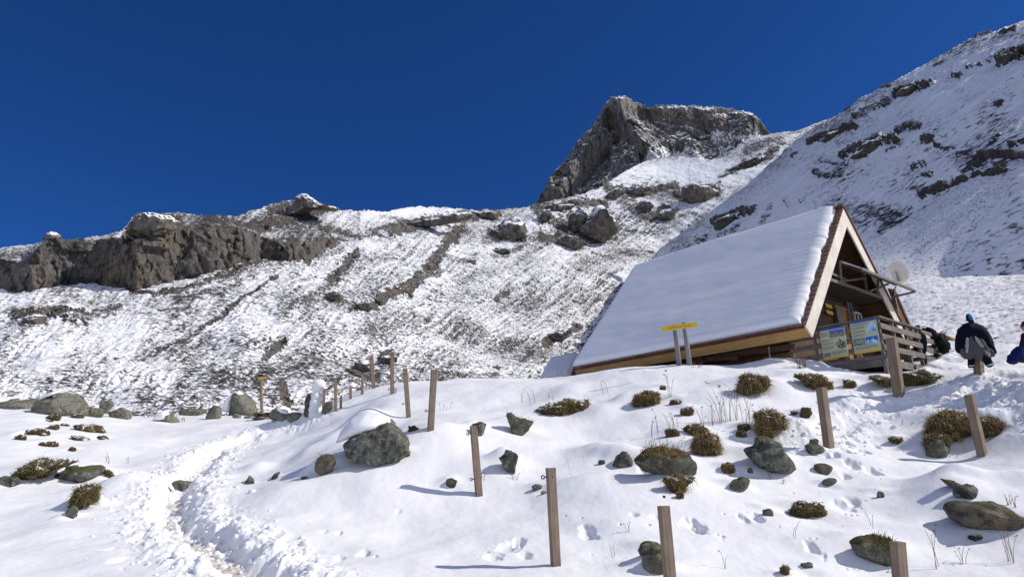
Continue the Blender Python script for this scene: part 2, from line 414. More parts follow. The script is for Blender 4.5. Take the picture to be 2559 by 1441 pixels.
def hit_fn(fn, px, py, t0=3.0, t1=70.0, n=500):
    d = ray(px, py); t = t0*(t1/t0)**(np.arange(n)/(n-1.0)); P = d[None, :]*t[:, None]
    g = fn(P[:, 0], P[:, 1]) - P[:, 2]
    i = np.argmax(g > 0)
    if g[i] <= 0: i = n-1
    if i == 0: return P[0], t[0]
    f = -g[i-1]/(g[i]-g[i-1]+1e-12); tt = t[i-1]+(t[i]-t[i-1])*f
    return d*tt, tt
def bhit(px, py): return hit_fn(base_h, px, py)

PATH_L = [(700,1470),(650,1441),(600,1400),(500,1335),(432,1275),(438,1215),(490,1170),(530,1140),(565,1108),(640,1080),(720,1056),(790,1042)]
PATH_R = [(2020,1110),(2070,1075),(2140,1040),(2260,1012),(2330,1000),(2420,965),(2500,940),(2600,950)]
PATH_R2 = [(2440,965),(2500,1000),(2560,1010),(2640,1030)]
WL = [bhit(*p)[0][:2] for p in PATH_L]; WR = [bhit(*p)[0][:2] for p in PATH_R]; WR2 = [bhit(*p)[0][:2] for p in PATH_R2]
# (px, py, width m, depth along view m, height m): drifts and hummocks
MOUND = [(815,1120,.55,.9,.22),(915,1062,.5,.8,.38),(1500,1030,.5,.5,.16),(1560,1010,.3,.3,.12),(1500,1140,.6,.5,.22),(1700,1105,.5,.5,.10),(1120,1085,.5,.4,.10),(1215,1070,.5,.4,.09),
 (1235,1180,.5,.4,.12),(1560,1330,.5,.3,.07),(1470,1215,.6,.3,.10),(2200,1160,.8,.4,.09),(2450,1225,.9,.35,.22),(2380,1250,.45,.35,.14),(2030,1085,.35,.3,.18),(1990,1065,.4,.3,.15),(2080,1380,.5,.25,.08),
 (340,1120,1.2,1.5,.12),(700,1230,.5,.4,.10),(640,1178,.3,.3,.12),(300,1215,.35,.5,.16),(350,1200,.3,.4,.14),(540,1235,.35,.45,.10),(180,1150,.9,.7,.10),(60,1080,1.2,1.5,.15),(1960,980,.5,.5,.15),(2130,1010,.4,.3,.12),
 (760,1150,.35,.4,.12),(2500,1120,.5,.4,.12),(2540,1320,.6,.3,.10),(1780,1000,.8,.7,.14),(1420,980,.8,.6,.12),(960,1230,.6,.5,.08),(1780,1160,.5,.4,.08),(2250,1330,.6,.3,.08),(1640,1420,.5,.3,.06)]
DENT = [(1300,1362,.10,.06),(1268,1372,.16,.05),(1310,1392,.09,.05),(1470,1343,.13,.05),(1740,1326,.17,.07),(1720,1318,.10,.04),(1888,1303,.12,.05),(1860,1308,.08,.03),
 (2112,1103,.13,.06),(2116,1133,.12,.06),(2088,1142,.09,.05),(2132,1166,.13,.07),(2183,1183,.15,.06),(2112,1190,.09,.06),(2070,1142,.09,.04),(2108,1262,.17,.08),(2128,1250,.12,.05),(2030,1380,.09,.05),
 (845,1337,.06,.035),(808,1336,.06,.03),(850,1388,.07,.03),(1585,1305,.08,.04),(1642,1308,.08,.03),(910,1380,.10,.04),(640,1420,.1,.03),(2065,1440,.1,.05),(1610,1180,.10,.05),(2165,1130,.08,.05),(2190,1110,.07,.04),
 (2150,990,.10,.05),(2170,985,.10,.05),(2130,995,.09,.05),(2195,1000,.1,.05),(2310,985,.12,.06),(2345,1005,.12,.06),(2380,985,.12,.05),(2365,1010,.10,.05),(2470,960,.14,.08),(2500,975,.15,.08),(2540,990,.15,.08),(2530,955,.14,.08),
 (300,1395,.14,.03),(330,1340,.06,.03),(280,1365,.06,.02),(1230,1395,.12,.04),(995,1265,.05,.02)]
# rim pits: melted hollows under the rocks get filled from the ROCKS table (centre x,y, radius, raise behind)
PITS = []
def feat_pts():
    out = []
    for a, b, w1, w2, h in MOUND:
        P, t = bhit(a, b); out.append((P[0], P[1], w1, w2, h))
    return out
FM = feat_pts(); FD = [(bhit(a, b)[0], w1, h) for a, b, w1, h in DENT]

def height(x, y, full=False):
    x = np.asarray(x, float); y = np.asarray(y, float); sh = x.shape
    x = x.ravel(); y = y.ravel(); r = np.hypot(x, y)
    rr = np.minimum(r, 80); sc = rr/np.maximum(r, 1e-6)
    z = base_h(x*sc, y*sc)
    near = 1-sstep(34, 60, r)
    z = z + near*(.12*fbm2(x*.32, y*.32, 2, 1) + .030*fbm2(x*.8, y*.8, 2, 4) + .018*fbm2(x*1.3, y*1.3, 2, 5) + .004*fbm2(x*6, y*6, 3, 9)) + (1-near)*.5*fbm2(x*.08, y*.08, 3, 3)
    az = np.arctan2(x, y)
    for (cx, cy, w1, w2, h) in FM:
        m = np.nonzero((np.abs(x-cx) < 3*max(w1, w2)) & (np.abs(y-cy) < 3*max(w1, w2)))[0]
        if len(m) == 0: continue
        L = math.hypot(cx, cy); ux, uy = cx/L, cy/L
        dx = x[m]-cx; dy = y[m]-cy; al = dx*ux+dy*uy; ac = dx*uy-dy*ux
        z[m] += h*np.exp(-(ac/w1)**2-(al/w2)**2)
    for (cx, cy, rad, up, side) in PITS:      # snow bank behind and beside a rock, thin hollow round its foot
        m = np.nonzero((np.abs(x-cx) < 3*rad) & (np.abs(y-cy) < 3*rad))[0]
        if len(m) == 0: continue
        L = math.hypot(cx, cy); ux, uy = cx/L, cy/L
        dx = x[m]-cx; dy = y[m]-cy; al = dx*ux+dy*uy; ac = dx*uy-dy*ux
        z[m] += up*.8*np.exp(-((ac+side*rad*.35)/(rad*1.5))**2-((al-rad*1.1)/(rad*.95))**2) - .035*np.exp(-(ac/(rad*1.1))**2-(al/(rad*.7))**2)
    # trodden trails
    dirt = np.zeros_like(z)
    for pts, wt, dep, lump, dd in ((WL, .27, .21, .80, 1.0), (WR, .24, .06, .50, 0), (WR2, .35, .08, .55, 0)):
        m = np.nonzero((x > min(p[0] for p in pts)-2) & (x < max(p[0] for p in pts)+2) & (y > min(p[1] for p in pts)-2) & (y < max(p[1] for p in pts)+2) & (r < 34))[0]
        if len(m) == 0: continue
        xm, ym = x[m], y[m]
        d, par = seg_dist(xm, ym, pts)
        d = d + .07*pn2(xm*2.3, ym*2.3, 21) + .05*pn2(xm*6, ym*6, 22)
        gr = np.exp(-(d/wt)**4)
        band = 1-sstep(lump*.55, lump*1.35, d+.16*pn2(xm*1.7, ym*1.7, 23))
        l1 = fbm2(xm*3.4, ym*2.6, 4, 31, .55); l2 = fbm2(xm*13, ym*9, 3, 35)
        lumps = .036*l1 + .011*np.maximum(l2, -.3) + .03*sstep(.2, .55, pn2(xm*10, ym*10, 41))
        z[m] += -dep*gr + band*lumps*(.8 if dd else .42) + .02*np.exp(-((d-wt*1.8)/.2)**2)*(1+l1)
        if dd: dirt[m] = np.maximum(dirt[m], np.exp(-(d/(wt*.85))**2)*(.62+.35*pn2(xm*1.5, ym*1.5, 51))*sstep(24, 12, r[m]))
    for P, rad, h in FD:
        m = np.nonzero((np.abs(x-P[0]) < 4*rad) & (np.abs(y-P[1]) < 6*rad))[0]
        if len(m) == 0: continue
        rad = rad*.72; h = h*.8; dx = (x[m]-P[0])/rad; dy = (y[m]-P[1])/(rad*1.7); q = dx*dx+dy*dy
        q = q*(1+1.0*pn2(x[m]*6, y[m]*6, 61)+.4*pn2(x[m]*17, y[m]*17, 62))
        z[m] += -h*1.7*np.exp(-q**2*1.2)
    # wind lumps and old tracks on the flat behind the hut
    m = np.nonzero((x > 6) & (r > 17) & (r < 62))[0]
    if len(m):
        xm, ym = x[m], y[m]; k = sstep(17, 22, r[m])
        z[m] += k*(.07*fbm2(xm*.55, ym*.55, 3, 71) + .03*fbm2(xm*1.8, ym*1.8, 3, 75)-.035*sstep(.15, .5, fbm2(xm*3.1, ym*2.2, 2, 78)))
    # keep clear of the hut floor
    a = (x-HO[0])*HG[0]+(y-HO[1])*HG[1]; s_ = (x-HO[0])*HR[0]+(y-HO[1])*HR[1]
    ins = sstep(.7, 1.3, a)*sstep(7.6, 6.9, a)*sstep(-1.9, -1.1, s_)*sstep(8.3, 7.7, s_)
    z = np.where(ins > 0, z*(1-ins)+np.minimum(z, HO[2]-1.3)*ins, z)
    z = z.reshape(sh)
    return (z, dirt.reshape(sh)) if full else z
def hit(px, py):
    d = ray(px, py); t = 4.0*(34/4.0)**(np.arange(420)/419.0); P = d[None, :]*t[:, None]
    g = height(P[:, 0], P[:, 1])-P[:, 2]; i = np.argmax(g > 0)
    if g[i] <= 0 or i == 0: i = int(np.argmax(np.where(t > 10, g, -99))); return P[i]+np.array([0, 0, g[i]]), t[i]
    f = -g[i-1]/(g[i]-g[i-1]+1e-12); tt = t[i-1]+(t[i]-t[i-1])*f
    return d*tt, tt

def build_ground():
    azf = np.radians(np.linspace(-47, 50, 1300)); azc = np.radians(np.linspace(50, 313, 76))[1:-1]
    az = np.concatenate([azf, azc])
    r = np.concatenate([np.geomspace(.25, 5.2, 26)[:-1], np.geomspace(5.2, 31, 700)[:-1], np.geomspace(31, 90, 130)[:-1], np.geomspace(90, 900, 16)])
    R, A = np.meshgrid(r, az, indexing='ij')
    X = R*np.sin(A); Y = R*np.cos(A)
    Z, dirt = height(X, Y, True)
    V = np.stack([X, Y, Z], -1).reshape(-1, 3); F = grid_faces(len(r), len(az), True)
    c = len(V); V = np.vstack([V, [[0, 0, float(Z[0].mean())]]]); dirt = np.append(dirt.ravel(), 0)
    V0 = V; o = mesh_np('snow_ground', V0, F[:, ::-1], M['ground'], attrs={'dirt': dirt, 'speck': np.append((sstep(19, 26, R)*sstep(6, 12, X)+.9*sstep(30, 36, R)).clip(0, 1.2).ravel(), 0)})
    tag(o, kind='structure')

# ------------------------------------------------------------------ mountains: inverse distance on a grid of directions
KX = [-700, 0, 600, 1280, 1640, 1990, 2350]; KY = [300, 400, 520, 640, 760, 880, 940, 1000, 1100]
KD = np.array([[210,170,140,118,100,85,75,60,40],[240,200,160,125,98,76,64,52,38],[260,220,175,135,104,78,64,50,38],[345,310,262,208,165,130,112,90,58],
               [400,345,290,250,208,168,145,114,76],[345,305,265,236,205,175,150,118,80],[345,305,265,236,205,175,150,118,80]], float)
def dmid_raw(px, py):
    px = np.asarray(px, float); py = np.asarray(py, float)
    ix = np.clip(np.searchsorted(KX, px)-1, 0, len(KX)-2); iy = np.clip(np.searchsorted(KY, py)-1, 0, len(KY)-2)
    kx = np.array(KX, float); ky = np.array(KY, float)
    tx = np.clip((px-kx[ix])/(kx[ix+1]-kx[ix]), 0, 1); tx = tx*.5+.5*tx*tx*(3-2*tx)
    ty = (py-ky[iy])/(ky[iy+1]-ky[iy])
    Q = 1/KD
    q = (Q[ix, iy]*(1-tx)+Q[ix+1, iy]*tx)*(1-ty)+(Q[ix, iy+1]*(1-tx)+Q[ix+1, iy+1]*tx)*ty
    return 1/np.maximum(q, 1/900)
SKY_M = [(-700,640),(-300,650),(0,618),(60,612),(105,604),(112,586),(128,578),(150,590),(158,601),(240,592),(300,578),(316,566),(330,540),(345,534),(430,531),(445,528),(480,533),(560,541),(590,540),(620,530),(700,505),(738,497),(755,487),(772,490),(800,508),(838,517),(850,525),(960,528),(1040,516),(1120,518),(1180,524),(1240,525),(1262,522),(1320,517),(1345,508),(1400,497),(1450,487),(1500,468),(1560,428),(1600,408),(1640,394),(1700,390),(1760,398),(1800,396),(1830,372),(1870,347),(1920,336),(1960,330),(1990,328),(2060,300),(2350,280)]
CT = [(-700,700),(-300,690),(0,650),(53,656),(84,634),(123,606),(158,592),(246,602),(281,592),(334,604),(366,600),(400,575),(422,562),(528,560),(600,568),(651,588),(721,608),(770,600),(819,597),(850,601),(900,610)]
CB = [(-700,760),(-300,740),(0,722),(81,731),(158,713),(243,703),(300,718),(341,732),(400,716),(457,699),(528,689),(600,664),(651,643),(721,653),(774,636),(819,611),(850,601),(900,610)]
def poly(P, x): return np.interp(x, [p[0] for p in P], [p[1] for p in P])
def dmid(px, py):
    px = np.asarray(px, float); py = np.asarray(py, float)
    yb = poly(CB, px); yt = poly(CT, px); D = dmid_raw(px, py); Db = dmid_raw(px, yb)
    inside = (py < yb) & (px < 900)
    lean = 1+.015*np.clip((yb-py)/np.maximum(yb-yt, 1), 0, 1)
    ytop = np.minimum(yt, yb)
    t = sstep(0, 26, ytop-py)
    Dn = np.where(py >= ytop, Db*lean, Db*1.015*(1-t)+D*t)
    return np.where(inside, np.minimum(Dn, np.maximum(D, Db)), D)
# rock bands and gullies painted on the mid slope: (polyline in photo pixels, radius px, strength, outward bulge m)
ROCK_M = [([(1145,575),(1118,610),(1085,655),(1050,690),(1022,722)],13,1.05,-.5),([(1020,715),(985,730),(930,748),(890,768)],16,.95,.7),([(885,632),(862,660),(830,695)],11,.9,-.3),([(830,695),(790,728),(760,748)],8,.6,-.2),
 ([(690,690),(640,725),(585,765),(520,805),(440,850)],4,.8,-.2),([(440,850),(380,890),(300,950)],3,.55,-.1),([(708,835),(685,860),(660,885)],7,1.0,-.3),([(735,598),(700,640),(720,640),(790,620),(825,600)],14,.9,.3),([(780,560),(850,575),(900,590),(950,572),(1010,560)],6,.55,.2),
 ([(1215,600),(1240,575)],12,.5,.2),([(1060,480),(980,575)],1,.0,0),([(985,578),(1040,558),(1110,546),(1180,538)],15,1.0,1.3),([(1190,540),(1240,538)],12,.95,.8),([(1240,590),(1285,560),(1300,590)],16,1.0,1.2),([(1345,520),(1360,550),(1420,560)],20,.7,.6),
 ([(1350,520),(1400,515),(1470,505),(1510,510)],13,.75,.6),([(1430,540),(1480,560),(1500,530),(1520,560)],20,.85,1.0),([(1400,590),(1450,605),(1490,585),(1535,560)],18,1.0,1.6),([(1350,590),(1390,600)],10,.8,.4),([(1510,465),(1545,475),(1590,480)],13,.8,.8),([(1580,490),(1640,470),(1690,462)],10,.75,.5),
 ([(1700,490),(1740,480),(1790,475)],18,1.0,1.4),([(1560,500),(1590,530),(1620,540)],14,.6,.4),([(1640,540),(1660,520),(1680,535)],12,.7,.8),([(1800,440),(1850,415),(1900,395),(1940,370)],11,.75,.5),([(1870,375),(1900,360),(1950,352)],10,.6,.4),
 ([(40,795),(90,805),(140,790),(210,800)],18,.8,.9),([(210,800),(260,785),(300,775)],9,.6,.2),([(60,830),(110,840)],8,.5,.1),([(330,735),(380,745),(450,735),(540,700),(620,668),(690,640)],7,.75,.3),([(440,760),(500,740),(560,735)],8,.5,.1),([(820,735),(845,745)],12,.7,.5),([(900,770),(940,760)],9,.9,.5),([(1030,700),(1060,690),(1100,680)],7,.75,.3),
 ([(880,918),(915,912),(930,925)],12,.8,.2),([(955,893),(985,890)],8,.8,.2),([(1365,855),(1400,835),(1440,815)],15,.85,.7),([(1015,1000),(900,990),(1000,950),(1100,955),(1200,950)],9,.45,0),([(1200,985),(1280,1000)],1,0,0),([(1100,940),(1180,950),(1240,945)],7,.6,.1),([(1480,720),(1500,700)],6,.6,.2),([(1240,745),(1270,730)],5,.6,.2),([(1330,880),(1300,910)],3,.7,.1),([(705,960),(720,990),(712,1008)],10,.9,.1),
 ([(1120,650),(1170,660)],6,.5,.2),([(1165,655),(1185,650)],6,.6,.2),([(1230,645),(1265,640),(1300,620)],6,.55,.2),([(950,540),(1000,545)],4,.4,.1),([(680,525),(740,510),(800,520),(700,550),(660,560)],14,.8,.8),([(755,495),(790,505),(830,520)],13,1.1,.8),([(400,575),(345,570),(330,590)],22,1.0,.8),([(340,545),(400,545),(450,555)],14,.85,.6),([(520,545),(600,560),(660,565)],9,.55,.3),([(115,590),(140,585)],12,1.2,.4),([(0,640),(60,640)],6,.4,.1),([(560,730),(600,710)],5,.6,.2)]
def paint(U, Vv, strokes, seed):
    rock = np.zeros(U.shape); bul = np.zeros(U.shape)
    nz = 1+.7*pn2(U/17, Vv/12, seed)+.6*pn2(U/6, Vv/5, seed+1)
    for pts, rad, st, bg_ in strokes:
        x0 = min(p[0] for p in pts)-3*rad; x1 = max(p[0] for p in pts)+3*rad; y0 = min(p[1] for p in pts)-3*rad; y1 = max(p[1] for p in pts)+3*rad
        m = np.nonzero((U > x0) & (U < x1) & (Vv > y0) & (Vv < y1))
        if len(m[0]) == 0: continue
        d, _ = seg_dist(U[m], Vv[m], pts); q = d/(rad*(.85 if bg_ >= .5 else 1.25)*np.maximum(nz[m], .1))
        a = 1-sstep(.55, 1.25, q)
        st2 = st*(.80 if bg_ >= .5 else .64)*(1+.5*pn2(U[m]/4.5, Vv[m]/3.5, seed+5)); rock[m] = np.maximum(rock[m], st2*a); bul[m] = np.where(np.abs(bg_*a) > np.abs(bul[m]), bg_*a, bul[m])
    return rock, bul
def back_rows(P, n=7, step=9.0, drop=.45):
    """continue a ridge away from the camera so that it is a solid hill"""
    top = P[0]; out = []; d = top[:, :2]/np.linalg.norm(top[:, :2], axis=1)[:, None]
    for i in range(n, 0, -1):
        k = step*(1.45**i-1)
        q = top.copy(); q[:, :2] += d*k; q[:, 2] -= drop*k; out.append(q)
    return np.concatenate([np.array(out), P], 0)
def build_mid():
    xs = np.linspace(-700, 2350, 1420); n = 420; t = np.linspace(0, 1, n)[:, None]
    jit = 2.0*fbm2(xs/28, xs*0, 3, 81)+1.8*pn2(xs/9, xs*0, 85)+1.2*pn2(xs/4, xs*0, 87)
    ys = (poly(SKY_M, xs)+jit*sstep(2000, 1900, xs))[None, :]; Y = ys+(1100-ys)*t; X = np.repeat(xs[None, :], n, 0)
    D = dmid(X, Y); P = toworld(X, Y, D)
    rock, bul = paint(X, Y, ROCK_M, 91)
    yb = poly(CB, X); yt = poly(CT, X)
    wob = 5*pn2(X/22, Y/30, 95)
    cl = sstep(-4, 3, (yb+wob)-Y)*sstep(-3, 5, Y-(yt+wob))*(X < 850)
    rock = np.maximum(rock, 1.25*cl*(1-1.3*sstep(.42, .6, pn2(X/55+3, (Y+X*.12)/4.5, 411))))
    wx, wy, wz = P[..., 0], P[..., 1], P[..., 2]
    edge = sstep(0, .12, t)
    low = .9*fbm3(wx*.045, wy*.045, wz*.045, 3, 5)
    mid_ = .30*fbm3(wx*.22, wy*.22, wz*.30, 3, 15)
    tuft = .15*fbm3(wx*.7, wy*.7, wz*1.5, 4, 25, .6)
    # fall-line ribs running down to the left
    rb = fbm2((wx*.82+wy*.45)*.16, (wy-wx)*.012+wz*.01, 3, 35)
    al_ = (-X*.8+Y*.6); ac_ = (X*.6+Y*.8); stk = fbm2(ac_/9+.8*pn2(X/90, Y/90, 7), al_/110, 3, 401, .6)*sstep(-.5, .3, pn2(X/140, Y/90, 9)+.2)
    disp = edge*(low+.45*rb)+.16*stk*edge+mid_+tuft + bul*.45*(.7+.45*fbm3(wx*.35, wy*.35, wz*.35, 4, 45))
    disp = disp*(1-.85*np.clip(cl, 0, 1))
    N = np.array([0.10, -.50, .86])
    P = P + N*disp[..., None]
    hor = -np.stack([wx, wy, wz*0], -1); hor /= np.linalg.norm(hor, axis=-1)[..., None]
    crk = fbm3(wx*.13, wy*.13, wz*.07, 4, 55, .55); crk2 = fbm3(wx*.45, wy*.45, wz*.30, 4, 65, .6, True)
    over = np.clip((yb-Y)/np.maximum(yb-yt, 1), 0, 1)
    fc = np.zeros(X.shape); mm = (cl > .01) | (rock > .4)
    fc[mm] = 1.5*facet3(wx[mm]*.16, wy[mm]*.16, wz[mm]*.12, 3)+.8*facet3(wx[mm]*.42, wy[mm]*.42, wz[mm]*.35, 5)+.35*facet3(wx[mm]*1.1, wy[mm]*1.1, wz[mm]*.9, 7)
    P = P + hor*(cl*fc)[..., None]
    P = P + hor*(cl*(1.3*crk+.15*crk2+1.3*np.sin(np.clip(over, 0, 1)*math.pi*.8)-.5))[..., None]
    rk2 = (rock > .5)*(1-np.clip(cl, 0, 1))
    P = P + hor*(rk2*fc*.55)[..., None]
    dens = .50+.36*fbm2(X/150, Y/60, 3, 11)
    dens += .15*np.exp(-((X-1250)/380)**2-((Y-840)/120)**2)+.25*np.exp(-((X-700)/260)**2-((Y-930)/70)**2)
    dens -= .75*np.exp(-((X-1750)/160)**2-((Y-425)/28)**2)+.3*np.exp(-((X-150)/260)**2-((Y-860)/60)**2)+.35*np.exp(-((X-1000)/170)**2-((Y-530)/12)**2)+.2*np.exp(-((X-850)/60)**2-((Y-545)/20)**2)
    dens += .3*sstep(640, 560, Y)*(X < 900)*(X > 200)
    dens = np.clip(dens, -.3, 1.3) + .34*stk
    B = back_rows(P); nb = B.shape[0]-n
    pad = lambda a: np.concatenate([np.repeat(a[:1], nb, 0), a], 0)
    o = mesh_np('mountain_slope', B.reshape(-1, 3), grid_faces(B.shape[0], len(xs)), M['midslope'], attrs={'rock': pad(rock), 'dens': pad(dens)})
    tag(o, kind='structure')

# right hand hillside: one steep plane that turns its back to the sun
PH = math.radians(70); CC = 31.0; GH = 0.86
def dhill(px, py):
    d = ray(px, py); q = GH*(d[..., 0]*math.sin(PH)+d[..., 1]*math.cos(PH))-d[..., 2]
    return CC/np.maximum(q, .02)
SKY_H = [(1180,1040),(1400,905),(1500,770),(1640,612),(1850,457),(1990,332),(2040,300),(2100,266),(2133,240),(2185,210),(2200,200),(2240,182),(2330,130),(2380,100),(2440,68),(2470,64),(2520,42),(2559,30),(2700,0),(2900,0),(3300,80),(3700,200)]
ROCK_H = [([(2020,352),(2050,342),(2090,330),(2133,312)],11,1.1,.7),([(2135,288),(2180,265),(2215,248)],9,.9,.4),([(2235,232),(2270,218),(2327,208)],12,1.15,.8),([(2385,190),(2400,186)],7,1.0,.4),([(2420,165),(2450,160)],8,.8,.3),([(2505,150),(2545,140),(2600,128)],18,1.25,1.0),([(2470,150),(2510,125)],5,.8,.2),
 ([(2110,388),(2150,368),(2201,350),(2245,352)],14,1.05,.8),([(2140,392),(2165,385)],7,.8,.3),([(2220,375),(2260,362)],5,.8,.2),([(2245,328),(2275,318),(2305,318)],8,.8,.3),([(2310,355),(2335,350)],11,1.0,.5),([(2285,413),(2310,405)],8,.8,.3),([(2310,435),(2330,430)],6,.7,.2),([(2490,262),(2505,258)],6,.8,.2),([(2430,75),(2460,66)],8,1.0,.3),([(2500,72),(2530,62)],9,.9,.3),
 ([(2298,482),(2340,468),(2380,452),(2412,446)],7,.95,.4),([(2430,415),(2450,408)],8,.9,.3),([(2440,445),(2480,440),(2520,430)],7,1.0,.4),([(2450,388),(2500,390),(2540,395),(2600,400)],10,.9,.5),([(2530,365),(2570,360)],8,.9,.3),([(2395,385),(2420,380)],5,.7,.2),([(2480,360),(2500,345)],5,.7,.2),([(2340,360),(2360,372),(2385,365)],5,.7,.2),
 ([(1783,552),(1815,540),(1850,530),(1885,522)],13,1.05,.7),([(1925,515),(1915,535),(1900,555)],7,1.0,-.1),([(1740,598),(1760,590)],9,.85,.3),([(1800,590),(1830,580),(1850,565)],8,.85,.3),([(1895,400),(1915,396)],5,.7,.2),([(2040,430),(2080,440),(2100,430)],8,.55,.2),([(2050,405),(2120,415)],4,.6,.1),([(1965,500),(1970,515)],6,.7,.2),([(2000,505),(2012,500)],6,.6,.1),
 ([(2190,208),(2215,203)],7,1.0,.3),([(2090,266),(2112,258)],7,1.0,.3),([(1975,385),(1990,380)],5,.8,.2),([(2330,158),(2350,150)],4,.8,.1)]
def build_hill():
    xs = np.linspace(1180, 3700, 1150); n = 440; t = np.linspace(0, 1, n)[:, None]
    jit = 3*fbm2(xs/30, xs*0, 3, 181)+2.0*pn2(xs/8, xs*0, 185)
    ys = (poly(SKY_H, xs)+jit*sstep(1500, 1900, xs))[None, :]; yb = np.full_like(ys, 1180.); Y = ys+(yb-ys)*t; X = np.repeat(xs[None, :], n, 0)
    D = dhill(X, Y); P = toworld(X, Y, D); wx, wy, wz = P[..., 0], P[..., 1], P[..., 2]
    rock, bul = paint(X, Y, [(a_, b_*.78, c_, d_) for a_, b_, c_, d_ in ROCK_H], 191)
    N = np.array([-.63, -.23, .74]); edge = sstep(0, .1, t)
    disp = edge*.8*fbm3(wx*.05, wy*.05, wz*.05, 3, 105)+.16*fbm3(wx*.35, wy*.35, wz*.45, 3, 115)+.05*fbm3(wx*1.2, wy*1.2, wz*2.4, 3, 125)+bul*(.6+.6*fbm3(wx*.6, wy*.6, wz*.6, 3, 135, ridged=True))
    # crest rounds over towards the sun
    disp = disp - 1.6*np.exp(-((Y-ys)/28.)**1.0)
    P = P + N*disp[..., None]
    dens = .32+.45*fbm2(X/130, Y/70, 3, 111)+.45*np.exp(-((X-2480)/150)**2-((Y-400)/70)**2)+.55*np.exp(-((X-2230)/130)**2-((Y-560)/60)**2)+.3*np.exp(-((X-2420)/130)**2-((Y-560)/60)**2)+.4*np.exp(-((Y-ys)/45.)**2)
    dens += .25*np.exp(-((X-2080)/90)**2-((Y-440)/30)**2)+.1*np.exp(-((X-1560)/150)**2-((Y-700)/90)**2)
    dens = np.clip(dens-.35*sstep(690, 760, Y), -.4, 1.3)
    B = back_rows(P, 6, 6.0, .35); nb = B.shape[0]-n
    pad = lambda a: np.concatenate([np.repeat(a[:1], nb, 0), a], 0)
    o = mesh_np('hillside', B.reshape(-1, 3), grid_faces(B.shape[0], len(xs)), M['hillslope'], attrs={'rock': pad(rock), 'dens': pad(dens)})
    tag(o, kind='structure')

SKY_P = [(1240,600),(1320,540),(1345,500),(1362,470),(1375,440),(1392,420),(1408,408),(1430,372),(1450,345),(1470,325),(1490,300),(1500,282),(1510,262),(1525,244),(1540,239),(1562,240),(1580,252),(1600,260),(1625,268),(1660,262),(1700,264),(1760,266),(1800,268),(1830,272),(1850,278),(1880,282),(1900,300),(1920,330),(1950,345),(2020,352),(2150,400)]
def build_peak():
    xs = np.linspace(1240, 2150, 760); n = 420; t = np.linspace(0, 1, n)[:, None]
    jit = 3.0*fbm2(xs/24, xs*0, 3, 281)+2.6*pn2(xs/7, xs*0, 285)
    ys = (poly(SKY_P, xs)+jit)[None, :]; Y = ys+(640-ys)*t; X = np.repeat(xs[None, :], n, 0)
    D = 500+ (560-Y)*.17
    def near(pts, wd):
        d, _ = seg_dist(X, Y, pts); return np.exp(-(d/wd)**1.3)
    for pts, wd, a in (([(1545,242),(1562,300),(1592,340),(1640,400),(1600,440)],30,24),([(1510,262),(1500,330),(1440,400),(1400,480)],26,15),([(1880,290),(1870,330),(1800,385)],26,16),([(1720,345),(1745,400)],22,12),([(1800,300),(1770,345)],18,9),([(1380,430),(1370,500)],16,10),([(1565,380),(1540,430),(1490,480)],18,12),
                       ([(1600,290),(1680,320),(1760,330)],26,-16),([(1520,300),(1540,360),(1500,420),(1460,470)],15,-15),([(1660,420),(1690,380)],16,-8),([(1440,340),(1420,400)],12,-6),([(1780,400),(1840,350)],18,-12)):
        D = D - a*near(pts, wd)
    P = toworld(X, Y, D); wx, wy, wz = P[..., 0], P[..., 1], P[..., 2]
    hor = -np.stack([wx, wy, wz*0], -1); hor /= np.linalg.norm(hor, axis=-1)[..., None]
    e = sstep(0, .05, t)
    dg = wx*.5+wz*.6
    r1 = fbm3(wx*.03, wy*.03, wz*.022, 4, 205, .55, True); r2 = facet3(wx*.055+dg*.02, wy*.055, wz*.045, 2)*3.2+facet3(wx*.15, wy*.15, wz*.12, 4)*1.5+facet3(wx*.4, wy*.4, wz*.33, 6)*.7
    P = P + hor*((3.6*r1+1.5*r2)*e)[..., None]; P[..., 2] += (e*1.1*fbm3(wx*.3, wy*.3, wz*.5, 3, 225))
    rock = np.full(X.shape, .62)+.35*fbm3(wx*.05, wy*.05, wz*.05, 2, 235)
    sn, _ = paint(X, Y, [([(1640,395),(1700,400),(1760,410),(1830,400)],26,1.0,0),([(1600,430),(1560,450),(1500,480)],16,.8,0),([(1790,345),(1830,352),(1900,350)],12,1.0,0),([(1640,300),(1700,310),(1680,285)],9,.55,0),([(1610,275),(1680,272),(1760,280),(1850,290)],7,.45,0),([(1700,330),(1760,340)],6,.5,0),([(1660,300),(1690,330),(1720,345)],5,.6,0),([(1560,385),(1580,392)],8,.7,0),([(1700,270),(1760,275),(1820,285)],8,.45,0),([(1510,330),(1560,345)],5,.5,0),([(1450,360),(1440,395),(1420,430)],8,.35,0),([(1600,350),(1620,360)],5,.4,0)], 291)
    rock = rock - sn*1.5; dens = np.full(X.shape, .45)-sn*.9
    B = back_rows(P, 7, 22.0, 1.0); nb = B.shape[0]-n
    pad = lambda a: np.concatenate([np.repeat(a[:1], nb, 0), a], 0)
    o = mesh_np('mountain_peak', B.reshape(-1, 3), grid_faces(B.shape[0], len(xs)), M['peak'], attrs={'rock': pad(rock), 'dens': pad(dens)})
    tag(o, kind='structure')

